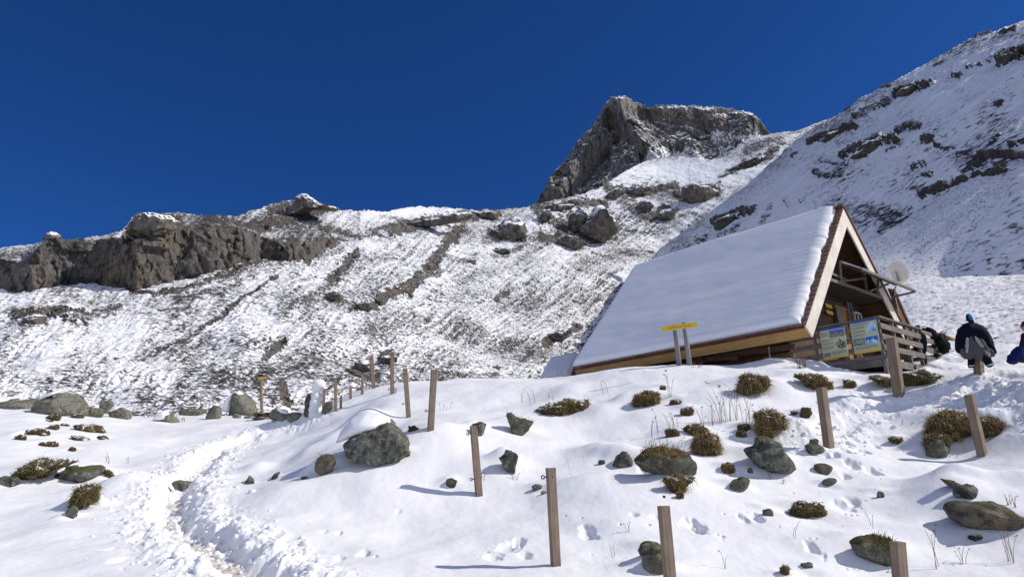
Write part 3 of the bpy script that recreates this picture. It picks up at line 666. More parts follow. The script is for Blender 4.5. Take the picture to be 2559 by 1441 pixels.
M['midslope'] = make_slope('snowy_turf_slope', 3.0, (.6, .6, 1.35), (.17, .158, .14), (.18, .14, .10), (.036, .032, .028), .45, th=.60, slopek=.24, bd=.12, stretch=(1, 1, .6), soft=.055)
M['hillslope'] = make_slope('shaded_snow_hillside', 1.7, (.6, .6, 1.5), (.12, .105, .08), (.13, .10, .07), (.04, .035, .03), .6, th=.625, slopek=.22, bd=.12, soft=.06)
M['peak'] = make_slope('snowy_rock_face', .45, (.7, .7, 1.2), (.30, .275, .25), (.27, .23, .19), (.11, .10, .09), .12, th=.80, slopek=.36, bd=1.4, stretch=(1, 1, .55))
# ------------------------------------------------------------------ rocks, turf and boulders of the foreground (outlines in photograph pixels)
# kind, material, outline or bbox, label[, options]
def bb(x0, y0, x1, y1, seed=0, n=14):
    r = random.Random(seed*31+int(x0)+int(y0)); cx, cy, a, b = (x0+x1)/2, (y0+y1)/2, (x1-x0)/2, (y1-y0)/2
    out = []; ph = r.uniform(0, 6)
    for i in range(n):
        t = 2*math.pi*i/n; k = 1+r.uniform(-.13, .06)+.06*math.sin(2*t+ph)
        c, s = math.cos(t), math.sin(t)
        q = (abs(c)**2.6+abs(s)**2.6)**(-1/2.6)
        out.append((cx+a*c*q*k, cy+b*s*q*k))
    return out
ROCKS = [
 ('granite', [(847,1112),(854,1096),(879,1076),(913,1057),(947,1054),(971,1041),(992,1046),(1017,1064),(1025,1080),(1040,1100),(1030,1117),(1008,1130),(958,1146),(901,1153),(860,1148),(846,1134)], 'largest grey lichen boulder, snow on its back, below the second tall fence post', 'boulder', dict(T=.55, up=.12)),
 ('brown_rock', [(786,1150),(800,1134),(822,1130),(838,1136),(838,1155),(828,1172),(812,1186),(796,1180),(785,1168)], 'small rust and grey rock just left of the largest boulder', 'rock', {}),
 ('dark_rock', bb(1172,1048,1217,1088), 'dark rock partly behind the top of the fence post with two eyebolts', 'rock', {}),
 ('mossy_rock', [(1265,1030),(1278,1028),(1290,1040),(1315,1038),(1335,1055),(1326,1072),(1300,1086),(1278,1084),(1277,1062),(1268,1045)], 'mossy rock with dry twigs on top, upper middle of the snow bank', 'rock', {}),
 ('dark_rock', [(1243,1142),(1258,1132),(1262,1113),(1280,1115),(1290,1130),(1296,1150),(1292,1178),(1270,1168),(1252,1158)], 'narrow upright dark rock standing alone in the snow bank', 'rock', {}),
 ('brown_rock', bb(1113,1192,1142,1216), 'fist sized round brown stone left of the middle fence post', 'stone', {}),
 ('granite', [(608,1205),(622,1185),(634,1195),(638,1205),(625,1209)], 'small triangular stone poking out right of the trodden path', 'stone', {}),
 ('granite', [(672,1197),(682,1185),(698,1175),(700,1180),(690,1193),(680,1197)], 'thin slanting sliver of stone right of the path', 'stone', {}),
 ('granite', bb(750,1189,769,1198), 'tiny flat stone below the rust and grey rock', 'stone', {}),
 ('granite', bb(1327,1208,1360,1224), 'small angular stone touching the nearest tall fence post on its left', 'stone', {}),
 ('granite', bb(1350,1226,1368,1234), 'stone chip half hidden at the left edge of the nearest tall fence post', 'stone', {}),
 ('mossy_rock', [(1585,1150),(1600,1135),(1625,1118),(1660,1112),(1700,1118),(1730,1135),(1745,1155),(1740,1172),(1715,1184),(1680,1182),(1640,1176),(1605,1166)], 'long mossy grey boulder with rust coloured grass along its top', 'boulder', dict(T=.4)),
 ('dark_rock', [(1526,1160),(1540,1140),(1556,1123),(1572,1126),(1582,1142),(1590,1158),(1560,1164),(1540,1166)], 'pointed dark rock at the left end of the long mossy boulder', 'rock', {}),
 ('dark_rock', bb(1494,1147,1513,1160), 'dark pebble left of the pointed rock', 'stone', {}),
 ('granite', [(1862,1126),(1890,1110),(1892,1092),(1915,1086),(1945,1092),(1955,1104),(1945,1115),(1970,1128),(1992,1145),(2000,1160),(1990,1182),(1960,1178),(1920,1166),(1880,1150)], 'grey boulder with bright green lichen below the curved fence of dry stalks', 'boulder', dict(T=.45)),
 ('mossy_rock', bb(1821,1188,1874,1225), 'rounded stone with a mossy cap below the green lichen boulder', 'rock', {}),
 ('brown_rock', bb(1867,1167,1883,1181), 'little brown stone beside the green lichen boulder', 'stone', {}),
 ('brown_rock', bb(1906,1270,1937,1289), 'smooth brown stone alone low in the snow bank', 'stone', {}),
 ('dark_rock', bb(1588,1350,1662,1388), 'upper dark rock partly hidden behind the nearest right fence post', 'rock', {}),
 ('mossy_rock', bb(1597,1376,1690,1427), 'lower mossy rock partly hidden behind the nearest right fence post', 'rock', {}),
 ('granite', bb(2022,1094,2046,1115), 'small round stone on top of another, left of the leaning post', 'stone', {}),
 ('granite', bb(2014,1106,2064,1132), 'wide stone at the left foot of the leaning post', 'stone', {}),
 ('brown_rock', bb(2033,1155,2084,1180), 'flat brown rock beside the footprints', 'rock', {}),
 ('brown_rock', bb(2053,1193,2092,1210), 'slim brown stone just below the flat brown rock', 'stone', {}),
 ('granite', bb(2000,1404,2036,1416), 'flat grey disc of stone near the bottom edge', 'stone', {}),
 ('dark_rock', bb(2190,1226,2210,1244), 'round dark ball shaped stone in a snow hollow', 'stone', {}),
 ('mossy_rock', [(2118,1352),(2150,1342),(2200,1338),(2240,1345),(2262,1365),(2275,1390),(2262,1402),(2220,1405),(2170,1398),(2130,1385)], 'green and grey boulder behind the post cut by the bottom edge', 'boulder', dict(T=.4)),
 ('brown_rock', [(2376,1280),(2390,1262),(2425,1252),(2470,1250),(2510,1258),(2545,1268),(2580,1295),(2575,1322),(2520,1322),(2450,1322),(2410,1308),(2385,1294)], 'big smooth brown boulder cut by the right edge', 'boulder', dict(T=.45)),
 ('granite', [(2385,1232),(2395,1210),(2425,1206),(2447,1222),(2440,1240),(2410,1243)], 'grey rock at the end of a mossy bank right of the ball shaped stone', 'rock', {}),
 ('mossy_rock', [(2348,1192),(2380,1200),(2410,1208),(2400,1222),(2375,1212)], 'mossy tapering bank leading to the grey rock on the right', 'rock', {}),
 ('mossy_rock', [(2315,1110),(2330,1092),(2355,1098),(2375,1122),(2370,1140),(2335,1143),(2318,1132)], 'mossy rock hanging below the large grass tussock on the right', 'rock', {}),
 ('granite', [(108,1190),(130,1174),(180,1168),(225,1163),(258,1172),(262,1185),(240,1195),(180,1195),(130,1196)], 'long low grey rock in the snow at the left', 'rock', {}),
 ('granite', bb(-12,1186,44,1212), 'grey green rock cut by the left edge', 'rock', {}),
 ('pale_rock', bb(164,1264,194,1292), 'pale round stone at the foot of the mossy tussocks on the left', 'stone', {}),
 ('pale_rock', bb(425,1198,486,1226), 'flat muddy stone laid bare beside the trodden path', 'stone', {}),
 # the row of boulders along the far edge of the flat
 ('pale_rock', [(-30,1005),(20,1000),(70,996),(95,1002),(98,1020),(40,1016),(-30,1012)], 'long flat boulder at the left edge, half under snow', 'boulder', {}),
 ('pale_rock', [(92,1020),(100,1000),(118,988),(145,983),(155,973),(172,972),(178,990),(205,1012),(214,1030),(200,1037),(150,1028)], 'biggest pale boulder of the far row, with a peaked top', 'boulder', dict(T=.6)),
 ('pale_rock', bb(215,1018,258,1043), 'low boulder right of the biggest pale boulder', 'boulder', {}),
 ('pale_rock', [(249,1018),(251,999),(270,996),(283,1006),(284,1020),(272,1034),(262,1034)], 'cube shaped boulder standing up in the far row', 'boulder', {}),
 ('pale_rock', [(270,1030),(285,1018),(310,1017),(328,1030),(328,1044),(300,1046),(276,1042)], 'rounded yellow green boulder next to the cube shaped one', 'boulder', {}),
 ('pale_rock', [(385,1052),(400,1032),(418,1026),(430,1036),(450,1052),(420,1055)], 'half buried boulder under a white cap in the far row', 'boulder', {}),
 ('pale_rock', bb(440,1019,520,1034), 'thin flat slab between the white capped and the dark boulder', 'boulder', {}),
 ('pale_rock', [(511,1042),(520,1020),(535,1010),(552,1014),(557,1032),(553,1046),(525,1047)], 'rounded boulder left of the tall snow flanked one', 'boulder', {}),
 ('pale_rock', [(572,1028),(578,990),(588,976),(603,980),(620,988),(634,1005),(645,1025),(635,1033),(600,1033)], 'tall boulder with snow on its left flank beside the signpost', 'boulder', dict(T=.6)),
 ('pale_rock', [(672,1040),(672,1022),(688,1016),(705,1022),(720,1035),(715,1048),(690,1050)], 'greenish boulder right of the signpost cairn', 'boulder', {}),
 ('pale_rock', bb(712,1028,756,1050), 'pale low boulder beside the snowman', 'boulder', {}),
 ('dark_rock', [(758,1036),(762,1008),(768,985),(778,977),(783,984),(780,1005),(772,1038)], 'leaning upright slab behind the snowman', 'boulder', dict(T=.4)),
 ('pale_rock', bb(803,1000,835,1032), 'green boulder behind the far fence posts', 'boulder', {}),
 ('pale_rock', bb(580,1032,602,1046), 'small half buried boulder below the tall one', 'stone', {}),
 ('pale_rock', bb(607,1038,632,1046), 'small flat stone left of the cairn', 'stone', {}),
]
# turf: grass tussocks that stick out of the snow
TUFTS = [
 ([(1335,1022),(1350,1010),(1385,1012),(1410,998),(1440,1004),(1455,994),(1476,1000),(1478,1016),(1460,1026),(1400,1030),(1345,1032)], 'longest pale tussock, draped over a hummock below the crest', 1.0, 'dry'),
 ([(1580,1008),(1586,988),(1610,974),(1638,976),(1652,988),(1640,1002),(1600,1014)], 'round tussock with a snow shadow on its left, below the twin post sign', 1.0, 'dry'),
 (bb(1648,960,1664,974), 'tiny tussock below the right post of the yellow sign', .7, 'dry'),
 (bb(1674,995,1704,1011), 'small flat tussock, upper of two in a diagonal', .8, 'dry'),
 (bb(1698,1015,1734,1037), 'small flat tussock, lower of two in a diagonal', .8, 'dry'),
 ([(1838,975),(1848,950),(1856,933),(1880,930),(1900,938),(1922,944),(1926,960),(1905,972),(1880,975),(1860,986),(1842,986)], 'bushy tussock with a pale stone in front, below the hut corner', 1.0, 'dry'),
 ([(1982,932),(2000,928),(2020,938),(2050,936),(2076,950),(2080,964),(2050,970),(2024,968),(2015,950),(1990,944)], 'dark double tussock on the crest under the terrace', 1.0, 'dry'),
 (bb(2106,946,2140,969), 'small round tussock under the information boards', 1.0, 'dry'),
 ([(2164,936),(2185,934),(2215,940),(2238,952),(2232,966),(2210,962),(2190,948),(2166,944)], 'low tussock just left of the tall brown post', 1.0, 'dry'),
 ([(2252,928),(2290,930),(2350,932),(2370,937),(2330,942),(2300,950),(2268,960),(2250,952)], 'dark turf bank under the terrace railing', .9, 'green'),
 ([(1887,1025),(1905,1018),(1935,1020),(1958,1035),(1964,1068),(1940,1062),(1920,1078),(1925,1090),(1895,1086),(1892,1060)], 'big tussock with a dark right half behind dry stalks', 1.0, 'dry'),
 (bb(1842,1056,1878,1076), 'small rusty tussock among the dry stalks, upper one', .8, 'dry'),
 (bb(1838,1074,1868,1090), 'small rusty tussock among the dry stalks, lower one', .8, 'dry'),
 (bb(1661,1068,1701,1092), 'small green tussock left of the stalk clump', .9, 'green'),
 ([(1707,1072),(1720,1060),(1750,1057),(1772,1068),(1768,1082),(1730,1087)], 'flat tussock joined to the shaggy one', 1.0, 'dry'),
 ([(1728,1112),(1738,1090),(1765,1076),(1790,1088),(1800,1108),(1797,1130),(1770,1137),(1740,1128)], 'shaggy tussock hanging over a grey stone, right of the long boulder', 1.1, 'dry'),
 (bb(1801,1153,1838,1180), 'small upright tussock between two boulders', 1.0, 'dry'),
 ([(1650,1200),(1665,1186),(1700,1184),(1738,1186),(1735,1200),(1715,1212),(1705,1228),(1690,1230),(1670,1215)], 'yellow tussock hanging below the long mossy boulder', 1.0, 'dry'),
 (bb(1689,1226,1710,1244), 'little tuft dangling under the yellow tussock', .8, 'dry'),
 ([(1970,1275),(1985,1258),(2010,1252),(2040,1252),(2060,1262),(2067,1280),(2040,1284),(2015,1280),(2000,1290),(1976,1286)], 'two toned tussock low in the middle right', 1.0, 'green'),
 (bb(1974,1025,1996,1036), 'small dark clod right of the big tussock', .6, 'green'),
 (bb(2000,1012,2027,1042), 'dark clod with snow crumbs left of the leaning post', .6, 'green'),
 ([(2318,1072),(2322,1050),(2345,1030),(2380,1020),(2412,1028),(2425,1050),(2430,1085),(2400,1092),(2370,1096),(2340,1090)], 'largest shaggy grass tussock, beside the right leaning post', 1.2, 'dry'),
 (bb(2312,1078,2372,1125), 'olive tussock hanging from the largest one', 1.0, 'green'),
 ([(2445,1040),(2470,1036),(2500,1050),(2517,1072),(2518,1084),(2480,1078),(2452,1088),(2442,1070)], 'tussock to the right of the right leaning post', 1.0, 'dry'),
 ([(2216,1094),(2240,1087),(2256,1092),(2254,1108),(2240,1108),(2228,1100)], 'small tussock in a snow hollow left of the largest one', .9, 'dry'),
 (bb(2420,1334,2460,1346), 'thin strip of grass below the big brown boulder', .6, 'green'),
 (bb(1949,1408,1973,1433), 'brown knob of grass near the bottom edge', .8, 'dry'),
 (bb(1000,1122,1024,1140), 'rusty grass at the right foot of the largest boulder', .8, 'dry'),
 (bb(1018,1062,1048,1076), 'rusty grass at the right shoulder of the largest boulder', .7, 'dry'),
 (bb(118,1031,152,1050), 'rounded tuft on the left snow field nearest the far boulders', .6, 'dry'),
 (bb(109,1048,134,1053), 'thin dark strip of turf under the rounded tuft', .4, 'dry'),
 ([(96,1066),(125,1064),(140,1058),(148,1068),(130,1072)], 'flat turf patch in the middle of the left snow field', .5, 'dry'),
 (bb(150,1057,175,1065), 'narrow turf patch between two longer ones', .5, 'dry'),
 ([(178,1060),(205,1059),(250,1066),(274,1076),(240,1080),(205,1070)], 'longest flat turf patch of the left snow field', .5, 'dry'),
 ([(62,1074),(90,1068),(110,1072),(126,1086),(100,1086)], 'slanting turf patch left of the centre patches', .5, 'dry'),
 (bb(36,1084,68,1099), 'oval turf patch nearest the left edge', .6, 'dry'),
 ([(174,1086),(190,1088),(236,1098),(200,1100),(182,1096)], 'tapering turf patch, left one of the lower pair', .5, 'dry'),
 ([(240,1088),(255,1087),(280,1099),(258,1097)], 'tapering turf patch, right one of the lower pair', .5, 'dry'),
 (bb(96,1101,147,1116), 'low bushy turf patch above the diagonal bank', .6, 'dry'),
 (bb(173,1114,190,1127), 'tiny turf speck above the diagonal bank', .5, 'dry'),
 (bb(155,1031,215,1043), 'faint turf strip beside the biggest pale boulder', .4, 'dry'),
 ([(20,1190),(50,1165),(80,1160),(75,1152),(110,1150),(150,1144),(185,1142),(195,1148),(190,1160),(150,1168),(120,1180),(80,1195),(40,1198)], 'long diagonal mossy bank on the left', .9, 'green'),
 ([(258,1172),(270,1170),(286,1182),(280,1190),(265,1188)], 'rusty tuft at the right end of the long low rock', .7, 'dry'),
 ([(184,1250),(188,1225),(205,1208),(245,1204),(250,1212),(238,1232),(240,1246),(215,1258),(200,1270),(186,1266)], 'column of mossy tussocks running down the left snow field', .9, 'green'),
]
PITS = []
for mt, ol, lab, cat, op in ROCKS:
    xs = [p[0] for p in ol]; ys = [p[1] for p in ol]; wpx = max(xs)-min(xs); hpx = max(ys)-min(ys)
    P, t = bhit(sum(xs)/len(xs), max(ys)); wm = wpx*t/FPX; hm = hpx*t/FPX
    if t < 19: PITS.append((P[0], P[1], max(.12, wm*.5), op.get('up', min(.35, hm*.58)), 1.0))
for ol, lab, dn, kd in TUFTS:
    xs = [p[0] for p in ol]; ys = [p[1] for p in ol]; wpx = max(xs)-min(xs); hpx = max(ys)-min(ys)
    P, t = bhit(sum(xs)/len(xs), max(ys)); wm = wpx*t/FPX; hm = hpx*t/FPX
    if t < 19: PITS.append((P[0], P[1], max(.12, wm*.5), min(.28, hm*.6), .5))
build_ground(); build_mid(); build_hill(); build_peak()
# ------------------------------------------------------------------ natural things
import bmesh
_ico = {}
def ico(n):
    if n not in _ico:
        bm = bmesh.new(); bmesh.ops.create_icosphere(bm, subdivisions=n, radius=1.0)
        V = np.array([v.co[:] for v in bm.verts]); F = np.array([[v.index for v in f.verts] for f in bm.faces]); bm.free(); _ico[n] = (V, F)
    return _ico[n]
def outline_solid(ol, D, T, sub=4, push=.35, full=.75, rough=.06, freq=2.2, seed=0, facet=0, axes=None):
    """rounded solid whose outline, seen from the front, is the given polygon; T = half thickness in m. Returns V,F,centre"""
    V, F = ico(sub); V = V.copy()
    if facet:      # broken faces: cut the ball with a few planes
        rc = np.random.RandomState(seed+100)
        for k in range(13):
            n_ = rc.normal(size=3)*np.array([1, 1.2, 1]); n_[1] = -abs(n_[1]) if k < 9 else n_[1]; n_ /= np.linalg.norm(n_); dd_ = rc.uniform(.55, .9)
            e_ = np.maximum(V@n_-dd_, 0); V = V-e_[:, None]*n_*.92
    xs = np.array([p[0] for p in ol]); ys = np.array([p[1] for p in ol])
    cx, cy = (xs.min()+xs.max())/2, (ys.min()+ys.max())/2
    Dc = D+T*push; sc = Dc/FPX
    n = len(ol); px = (xs-cx)*sc; py = -(ys-cy)*sc
    ang = np.linspace(-math.pi, math.pi, 361); R = np.full(361, 1e-3)
    ca, sa = np.cos(ang), np.sin(ang)
    for i in range(n):
        x0, y0, x1, y1 = px[i], py[i], px[(i+1) % n], py[(i+1) % n]
        dx, dy = x1-x0, y1-y0; den = ca*dy-sa*dx; den = np.where(np.abs(den) < 1e-9, 1e-9, den)
        t = (x0*dy-y0*dx)/den; u = (x0*sa-y0*ca)/den
        ok = (t > 0) & (u >= -1e-3) & (u <= 1.001); R = np.where(ok, np.maximum(R, t), R)
    k = np.ones(7)/7; R = np.convolve(np.concatenate([R[-4:-1], R, R[1:4]]), k, 'valid')
    phi = np.arctan2(V[:, 2], V[:, 0]); rin = np.hypot(V[:, 0], V[:, 2]); ww = V[:, 1]
    Rv = np.interp(phi, ang, R); rr = rin**full
    rt, up, fw = (RT, UP, FW) if axes is None else axes
    C = ray(cx, cy)*Dc
    size = max(px.max()-px.min(), py.max()-py.min())
    N = rt*(np.cos(phi)*rin)[:, None]+up*(np.sin(phi)*rin)[:, None]+fw*ww[:, None]
    P = C + rt*(np.cos(phi)*Rv*rr)[:, None] + up*(np.sin(phi)*Rv*rr)[:, None] + fw*(ww*T)[:, None]
    f = freq/size; q = P*f+seed*5.1
    d = fbm3(q[:, 0], q[:, 1], q[:, 2], 4, seed % 50, .55)
    if facet:
        fr = facet3(q[:, 0]*.8, q[:, 1]*.8, q[:, 2]*.8, seed % 40)+.4*facet3(q[:, 0]*2.2, q[:, 1]*2.2, q[:, 2]*2.2, seed % 30); d = d*.6 + facet*fr
    P = P + N*(d*rough*size)[:, None]
    return P, F, C
def zmin_h(P): return float(P[:, 2].min())
def make_rock(spec, i):
    mt, ol, lab, cat, op = spec
    xs = [p[0] for p in ol]; ys = [p[1] for p in ol]
    P, D = hit(sum(xs)/len(xs), max(ys)-1)
    wm = (max(xs)-min(xs))*D/FPX; hm = (max(ys)-min(ys))*D/FPX
    T = op.get('T', .42)*max(wm*.8, hm*.8)
    # let the foot run into the snow
    cy = (min(ys)+max(ys))/2; ol2 = [(x, cy+(y-cy)*.9 if y < cy else y+(5+(max(ys)-min(ys))*.10)*min(1, (y-cy)/(max(ys)-cy+1)*1.5)) for x, y in ol]
    V, F, C = outline_solid(ol2, D, T, 5 if wm > .35 else 4, push=.30, full=.62, rough=.05, freq=2.6, seed=i*7+3, facet=.7)
    o = mesh_np('boulder' if cat == 'boulder' else ('stone' if cat == 'stone' else 'rock'), V, F, M[mt], loc=tuple(C))
    tag(o, lab, cat, op.get('group')); return o, V, D
def blades_mesh(P, Nn, n, L, wdt, droop, seed, flat=.0):
    r = np.random.RandomState(seed); idx = r.randint(0, len(P), n)
    p = P[idx]+r.normal(size=(n, 3))*L*.06; nn = Nn[idx]
    d = nn*.45+r.normal(size=(n, 3))*.42+np.array([0, 0, .12]); d /= np.linalg.norm(d, axis=1)[:, None]
    l = L*(r.uniform(.35, 1.0, n)+1.1*(r.uniform(size=n) > .9))[:, None]
    a = p; b = p+d*l*.55; c = b+(d*.55+np.array([0, 0, -1])*droop+nn*.35)*l*.55
    sd = np.cross(d, r.normal(size=(n, 3))); sd /= np.linalg.norm(sd, axis=1)[:, None]+1e-9; sd = sd*wdt*.5
    V = np.stack([a-sd, a+sd, b-sd*.8, b+sd*.8, c-sd*.25, c+sd*.25], 1).reshape(-1, 3)
    k = np.arange(n)[:, None]*6
    F = np.concatenate([k+np.array([[0, 1, 3, 2]]), k+np.array([[2, 3, 5, 4]])], 0)
    return V, F
def vnormals(V, F):
    fn = np.cross(V[F[:, 1]]-V[F[:, 0]], V[F[:, 2]]-V[F[:, 0]]); N = np.zeros_like(V)
    for k in range(3): np.add.at(N, F[:, k], fn)
    return N/(np.linalg.norm(N, axis=1)[:, None]+1e-9)
def make_tuft(spec, i):
    ol, lab, dn, kd = spec
    xs = [p[0] for p in ol]; ys = [p[1] for p in ol]
    P0_, D = hit(sum(xs)/len(xs), max(ys)-1)
    wm = (max(xs)-min(xs))*D/FPX; hm = (max(ys)-min(ys))*D/FPX
    cy = (min(ys)+max(ys))/2; cx = sum(xs)/len(xs)
    ol2 = [(cx+(x-cx)*.93, y+5 if y > cy else cy+(y-cy)*.72) for x, y in ol]
    V, F, C = outline_solid(ol2, D, .40*max(wm*.6, hm), 4, push=.30, full=.7, rough=.12, freq=4.5, seed=i*5+1)
    Nn = vnormals(V, F)
    if Nn[np.argmax(V[:, 2])][2] < 0: Nn = -Nn
    root = empty('grass_tussock', tuple(C)); tag(root, lab, 'grass tussock', 'grass tussocks sticking out of the snow')
    a = mesh_np('turf_clump', V, F, M['turf'], parent=root, loc=tuple(C)); a.location = (0, 0, 0)
    L = min(.10, max(.03, hm*.19))*dn
    n = int(np.clip(wm*hm*9000, 160, 2600)*dn)
    vis = (Nn[:, 2] > -.5)
    bv, bf = blades_mesh(V[vis], Nn[vis], n, L, .0042+.00042*D, 1.15, i)
    b = mesh_np('grass_blades', bv, bf, M['blade' if kd == 'dry' else 'blade_green'], smooth=False, parent=root, loc=tuple(C)); b.location = (0, 0, 0)
    return root
ROCKV = []
for i, sp_ in enumerate(ROCKS):
    ROCKV.append(make_rock(sp_, i))
for i, sp_ in enumerate(TUFTS): make_tuft(sp_, i)

# rusty grass and moss growing on the long mossy boulder
def grow_on(rv, name, n, L, mt, x0, x1, seed, label=None):
    o, V, D = rv; ctr = np.array(o.location)
    d = V; c = (d-0)@FW; px = CX+FPX*(d@RT)/c; top = V[:, 2] > np.percentile(V[:, 2], 62)
    m = (px > x0) & (px < x1) & top
    Nn = np.repeat(np.array([[0, -.3, .95]]), m.sum(), 0)
    bv, bf = blades_mesh(V[m], Nn, n, L, .006, .35, seed)
    b = mesh_np(name, bv, bf, M[mt], smooth=False, parent=o, loc=tuple(o.location)); b.location = (0, 0, 0)
grow_on(ROCKV[11], 'rusty_grass', 900, .10, 'blade', 1600, 1740, 3)
grow_on(ROCKV[3], 'dry_twigs', 160, .10, 'blade', 1265, 1335, 4)
grow_on(ROCKV[1], 'dry_twigs', 90, .09, 'blade', 786, 820, 5)
grow_on(ROCKV[26], 'moss_fringe', 420, .06, 'blade_green', 2180, 2260, 6)

# snow lying on rocks
def snow_cap(rv, ol, T, name='snow_cap', push=.6):
    o, V, D = rv
    P, F, C = outline_solid(ol, D, T, 4, push=push, full=.6, rough=.025, freq=2, seed=9)
    c = mesh_np(name, P, F, M['snow'], parent=o, loc=tuple(o.location)); c.location = (0, 0, 0)
snow_cap(ROCKV[0], [(838,1110),(850,1078),(880,1046),(915,1033),(955,1036),(975,1052),(976,1062),(945,1058),(915,1058),(885,1074),(862,1098)], .42, push=1.0)
snow_cap(ROCKV[36], [(100,1004),(112,985),(140,975),(152,978),(140,986),(115,992)], .25)
snow_cap(ROCKV[39], [(272,1026),(284,1015),(300,1014),(296,1022),(280,1028)], .15, push=.2)
snow_cap(ROCKV[40], [(382,1050),(396,1030),(414,1024),(422,1034),(418,1046),(400,1050)], .22, push=.0)
snow_cap(ROCKV[43], [(554,1026),(566,998),(582,980),(592,976),(580,1000),(576,1030)], .35, push=.6)
snow_cap(ROCKV[43], [(588,980),(596,976),(608,984),(600,988)], .2, push=.4)
snow_cap(ROCKV[44], [(690,1018),(706,1014),(724,1024),(726,1034),(708,1028)], .25)

# ------------------------------------------------------------------ rock outcrops on the mountain (each one a solid block)
OUT = [
 ([(1236,596),(1246,562),(1258,550),(1290,546),(1310,556),(1318,575),(1315,592),(1290,604),(1262,603)], 'square block of rock with a snowy top in the middle of the slope', .8),
 ([(1445,585),(1462,560),(1480,530),(1492,508),(1508,505),(1520,530),(1545,560),(1540,580),(1515,598),(1490,608),(1462,605)], 'tall rock fin with a blunt tail, centre of the broken outcrop', .7),
 ([(1395,606),(1405,585),(1440,592),(1470,605),(1450,625),(1425,628)], 'dark lower end of the broken outcrop', .6),
 ([(1348,545),(1355,522),(1375,520),(1380,545),(1362,560)], 'small stepped crag at the left of the broken outcrop', .6),
 ([(1702,490),(1708,465),(1735,458),(1768,462),(1800,478),(1780,492),(1745,512),(1720,512)], 'dark undercut crag below the bright snowfield', .6),
 ([(1560,482),(1572,462),(1600,460),(1640,470),(1610,482),(1580,492)], 'grey crag at the foot of the peak snowfield', .6),
 ([(1640,545),(1655,522),(1680,520),(1690,540),(1665,556)], 'pointed crag halfway between the hut roof and the peak', .6),
 ([(316,590),(322,560),(342,535),(380,531),(420,535),(440,548),(425,575),(390,592),(350,596)], 'domed rock knob standing on the left cliff', .8),
 ([(112,604),(116,586),(130,578),(146,588),(150,604)], 'small rock tooth on the left skyline', .8),
 ([(700,552),(705,525),(725,505),(745,490),(765,487),(782,497),(800,508),(838,520),(835,528),(800,520),(775,515),(750,530),(735,552)], 'pointed grey summit rock of the left ridge', .7),
 ([(975,580),(985,566),(1020,555),(1060,548),(1100,536),(1160,528),(1185,532),(1180,548),(1120,558),(1060,570),(1010,584)], 'long low rock band right of the left summit', .35),
 ([(1185,550),(1190,532),(1215,526),(1240,530),(1240,546),(1215,550)], 'short rock band on the skyline in the middle', .5),
 ([(52,815),(60,795),(85,785),(110,790),(108,808),(80,825)], 'mossy crag on the left slope, left one of a pair', .6),
 ([(140,805),(150,785),(175,778),(190,790),(180,805),(158,812)], 'mossy crag on the left slope, right one of a pair', .6),
 ([(892,776),(905,750),(925,740),(938,752),(925,775),(905,782)], 'brown crag at the bottom of the dark gully', .6),
 ([(815,745),(822,728),(838,722),(850,735),(845,750),(825,752)], 'small crag with a shadow on its left, left of the dark gully', .6),
 ([(876,920),(884,902),(905,898),(926,905),(930,925),(905,930)], 'dark snow dusted boulder behind the far fence posts', .7),
 ([(948,908),(950,892),(970,888),(990,890),(988,905),(965,910)], 'square boulder between two far fence posts', .6),
 ([(1063,925),(1066,912),(1085,908),(1100,918),(1095,928)], 'mossy boulder behind the second tall fence post', .6),
 ([(1215,928),(1222,912),(1240,908),(1252,915),(1246,928)], 'lone grey boulder left of the low shed', .6),
 ([(1352,858),(1375,835),(1400,820),(1425,812),(1440,820),(1420,840),(1385,860)], 'dark broken crag left of the hut roof', .5),
 ([(1420,560),(1432,530),(1455,520),(1470,540),(1455,575),(1430,585)], 'shaggy crag just left of the tall rock fin', .5),
 ([(1335,527),(1350,512),(1400,508),(1440,510),(1430,525),(1380,530)], 'long snowy ledge above the broken outcrop', .5),
 ([(1590,522),(1600,500),(1625,498),(1640,515),(1620,537),(1600,537)], 'dark crag between the tall fin and the undercut crag', .5),
 ([(1500,502),(1515,482),(1545,470),(1562,482),(1540,502)], 'crag on the shoulder left of the bright snowfield', .5),
 ([(1810,430),(1840,407),(1880,394),(1922,385),(1915,402),(1860,426)], 'brown ledge under the saddle right of the peak', .4),
 ([(1155,655),(1170,645),(1190,648),(1188,662),(1165,664)], 'small crag below the short skyline rock band', .5),
 ([(1225,630),(1240,618),(1265,618),(1280,630),(1262,640),(1235,640)], 'snowy boulder pile below the square block of rock', .5),
 ([(2496,158),(2502,140),(2530,125),(2559,112),(2620,108),(2620,158),(2550,168),(2515,166)], 'large dark crag near the top right corner', .5),
 ([(2236,240),(2250,222),(2290,212),(2330,206),(2325,216),(2285,232),(2250,246)], 'dark rock ledge high on the shaded hillside', .4),
 ([(2050,352),(2070,335),(2100,322),(2132,312),(2130,325),(2095,345),(2065,358)], 'dark rock ledge near the left end of the shaded hillside', .4),
 ([(2130,395),(2150,365),(2190,345),(2230,335),(2258,350),(2225,365),(2190,372),(2165,392)], 'widest dark outcrop of the shaded hillside', .4),
 ([(2300,362),(2308,350),(2330,344),(2338,358),(2320,370)], 'round dark outcrop right of the widest one', .5),
 ([(1785,572),(1795,548),(1820,536),(1850,528),(1885,520),(1885,535),(1850,548),(1820,560),(1800,576)], 'brown outcrop just above the hut roof', .4),
 ([(2478,405),(2500,395),(2530,398),(2545,405),(2520,415),(2490,418)], 'brown outcrop at the right of the shaded hillside', .5),
]
